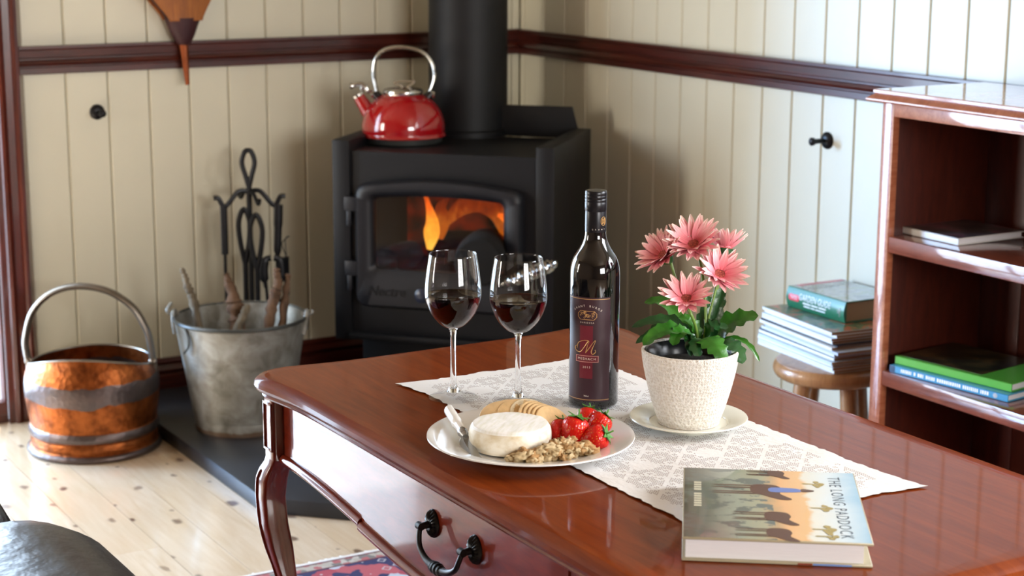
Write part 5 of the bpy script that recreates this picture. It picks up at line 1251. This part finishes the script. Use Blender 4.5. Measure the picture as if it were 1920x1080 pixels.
leaf([(1315, 650, -0.02), (1312, 634, -0.04), (1306, 650, -0.055), (1312, 668, -0.06)], 0.012, leaf_d, -0.2)
leaf([(1335, 648, -0.01), (1362, 640, -0.03), (1384, 655, -0.04), (1392, 682, -0.045)], 0.013, leaf_d, -0.1)
leaf([(1330, 645, 0.0), (1375, 634, -0.01), (1405, 648, -0.02), (1424, 678, -0.025)], 0.005, leaf_m, 0.3)
leaf([(1300, 645, 0.02), (1250, 612, 0.03), (1222, 626, 0.03), (1192, 644, 0.03)], 0.010, leaf_d)
leaf([(1310, 640, 0.0), (1302, 615, -0.005), (1290, 600, -0.01), (1272, 596, -0.01)], 0.012, leaf_m)
leaf([(1318, 640, 0.0), (1330, 618, -0.01), (1340, 612, -0.012), (1366, 614, -0.01)], 0.013, leaf_d)
leaf([(1312, 640, 0.02), (1318, 600, 0.03), (1330, 575, 0.035), (1326, 555, 0.04)], 0.010, leaf_d)

# picture book
bA, bB = zp(1278, 1052, T), zp(1634, 1066, T)
LP_ = 0.213; DP_ = 0.256
fang = math.atan2((bB - bA).y, (bB - bA).x)
pb = thing('picture_book', 'hardback book with outback cattle drover cover lying open side near on the table', 'book', (bA.x, bA.y, T + 0.0004), fang)
pb['label'] = 'hardback picture book with horses and riders on its cover, nearest the camera'
TB = 0.0285
def m_cover():
    m, nt, p = newmat('outback_cover')
    tc = N(nt, 'ShaderNodeTexCoord'); s_ = N(nt, 'ShaderNodeSeparateXYZ'); nt.links.new(tc.outputs['Object'], s_.inputs[0])
    n = noise(nt, coords(nt, (0.6, 1, 1)), 22, 4, 0.6, 0.5); n2 = noise(nt, coords(nt, (0.5, 1, 1)), 60, 4, 0.6)
    u = mth(nt, 'DIVIDE', s_.outputs[0], LP_)
    f = mth(nt, 'ADD', u, mth(nt, 'MULTIPLY', mth(nt, 'SUBTRACT', n, 0.5), 0.16))
    c = ramp(nt, f, [(0.0, lin((62, 60, 46))), (0.12, lin((92, 96, 84))), (0.30, lin((140, 148, 130))), (0.44, lin((158, 156, 124))), (0.50, lin((182, 148, 100))), (0.56, lin((226, 170, 106))), (0.68, lin((228, 180, 116))), (0.71, lin((226, 222, 206))), (0.86, lin((214, 226, 230))), (1.0, lin((150, 190, 214)))])
    c = mixc(nt, mth(nt, 'MULTIPLY', mth(nt, 'LESS_THAN', u, 0.5), mth(nt, 'GREATER_THAN', n2, 0.54)), c, lin((84, 92, 84)))
    nt.links.new(c, p.inputs['Base Color']); p.inputs['Roughness'].default_value = 0.28; p.inputs['Coat Weight'].default_value = 0.4
    return m
cover_m = m_cover(); tan_c = plain('tan_cover_edge', (176, 166, 138), 0.4)
MB().box((0, 0, TB - 0.003), (LP_, DP_, TB)).obj('cover', tan_c, pb, bevel=0.0008, segs=1)
MB().box((0, 0, 0), (LP_, DP_, 0.003)).obj('back_cover', tan_c, pb, bevel=0.0008, segs=1)
MB().box((0.0015, 0.0015, TB), (LP_ - 0.0015, DP_ - 0.0015, TB + 0.0002)).obj('cover_print', cover_m, pb, smooth=False)
MB().box((0, DP_ - 0.003, 0.001), (LP_, DP_, TB - 0.001)).obj('spine', tan_c, pb, smooth=False)
MB().box((0.004, 0.005, 0.003), (LP_ - 0.010, DP_ - 0.003, TB - 0.003)).obj('pages', paper, pb, smooth=False)
MB().box((0.130, -0.0003, 0.0006), (0.146, 0.0, 0.0027)).obj('flap_print', plain('rust_print', (140, 66, 46), 0.4), pb, smooth=False)
MB().box((0.147, -0.0003, 0.0006), (0.190, 0.0, 0.0027)).obj('flap_print', plain('blue_print', (120, 150, 210), 0.4), pb, smooth=False)
# printed title (reads from the far end to the near end) and figures; picture up is +x
def cv(a, b, z=0): return (b, DP_ - a, TB + 0.0004)   # a: along title from the far edge, b: from bottom of picture
lettering('THE LONG PADDOCK', 0.021, lambda x, y, z: cv(DP_ * 0.515 + x, LP_ * 0.868 + y), plain('slate_print', (88, 102, 114), 0.4), pb, sx=0.90, spacing=1.22)
bmk = MB()
for k in range(11):
    if k == 4: continue
    a0 = DP_ * 0.22 + k * 0.0086
    bmk.add([cv(a0, LP_ * 0.062), cv(a0 + 0.0066, LP_ * 0.062), cv(a0 + 0.0066, LP_ * 0.104), cv(a0, LP_ * 0.104)], [(0, 1, 2, 3)])
bmk.obj('cover_marks', plain('beige_print', (200, 196, 172), 0.4), pb, smooth=False)
brown = plain('horse_print', (92, 60, 44), 0.4); bluep = plain('shirt_print', (108, 128, 190), 0.4); treep = plain('tree_print', (168, 150, 90), 0.4)
bz = [0]
def blob(pts, mat, name='cover_figure', n=5):
    bz[0] += 1
    P = catmull([(a, b, 0) for a, b in pts], n, loop=True)
    o = MB().add([Vector(cv(p.x * DP_, p.y * LP_)) + Vector((0, 0, 0.000004 * bz[0])) for p in P], [tuple(range(len(P)))]).obj(name, mat, pb, smooth=False, fix=False)
def horse(a, b, s, rider=True):
    blob([(a - .05 * s, b), (a - .05 * s, b + .10 * s), (a, b + .13 * s), (a + .05 * s, b + .12 * s), (a + .11 * s, b + .17 * s), (a + .12 * s, b + .12 * s), (a + .07 * s, b + .04 * s), (a + .04 * s, b - .01 * s)], brown)
    for k in (-0.045, -0.02, 0.03, 0.05): blob([(a + k * s, b + 0.03), (a + (k + .012) * s, b + 0.03), (a + (k + .010) * s, b - .17 * s), (a + (k + .002) * s, b - .17 * s)], brown, n=2)
    if rider:
        blob([(a - .02 * s, b + .08 * s), (a + .03 * s, b + .08 * s), (a + .025 * s, b + .2 * s), (a, b + .22 * s), (a - .02 * s, b + .18 * s)], bluep)
        blob([(a - .015 * s, b + .22 * s), (a + .02 * s, b + .22 * s), (a + .012 * s, b + .27 * s), (a - .005 * s, b + .27 * s)], brown)
horse(0.30, 0.40, 1.25); horse(0.68, 0.46, 1.0, False); horse(0.90, 0.46, 0.95, False); horse(0.05, 0.50, 0.7, False)
for a, b, k in ((0.20, 0.72, 1.0), (0.55, 0.74, 1.0), (0.84, 0.73, 1.2), (0.93, 0.74, 0.9)):
    blob([(a - .006, b - .03), (a + .006, b - .03), (a + .004, b + .05), (a - .004, b + .05)], treep, n=2)
    for da, db, q in ((-0.03, 0.045, 0.016), (0.0, 0.07, 0.02), (0.032, 0.05, 0.017), (0.012, 0.035, 0.013)):
        blob([(a + da * k + q * k * math.cos(t) * (1 + 0.3 * math.sin(3 * t + a * 40)), b + db + q * 1.1 * k * math.sin(t)) for t in [2 * pi * i / 7 for i in range(7)]], treep, n=3)
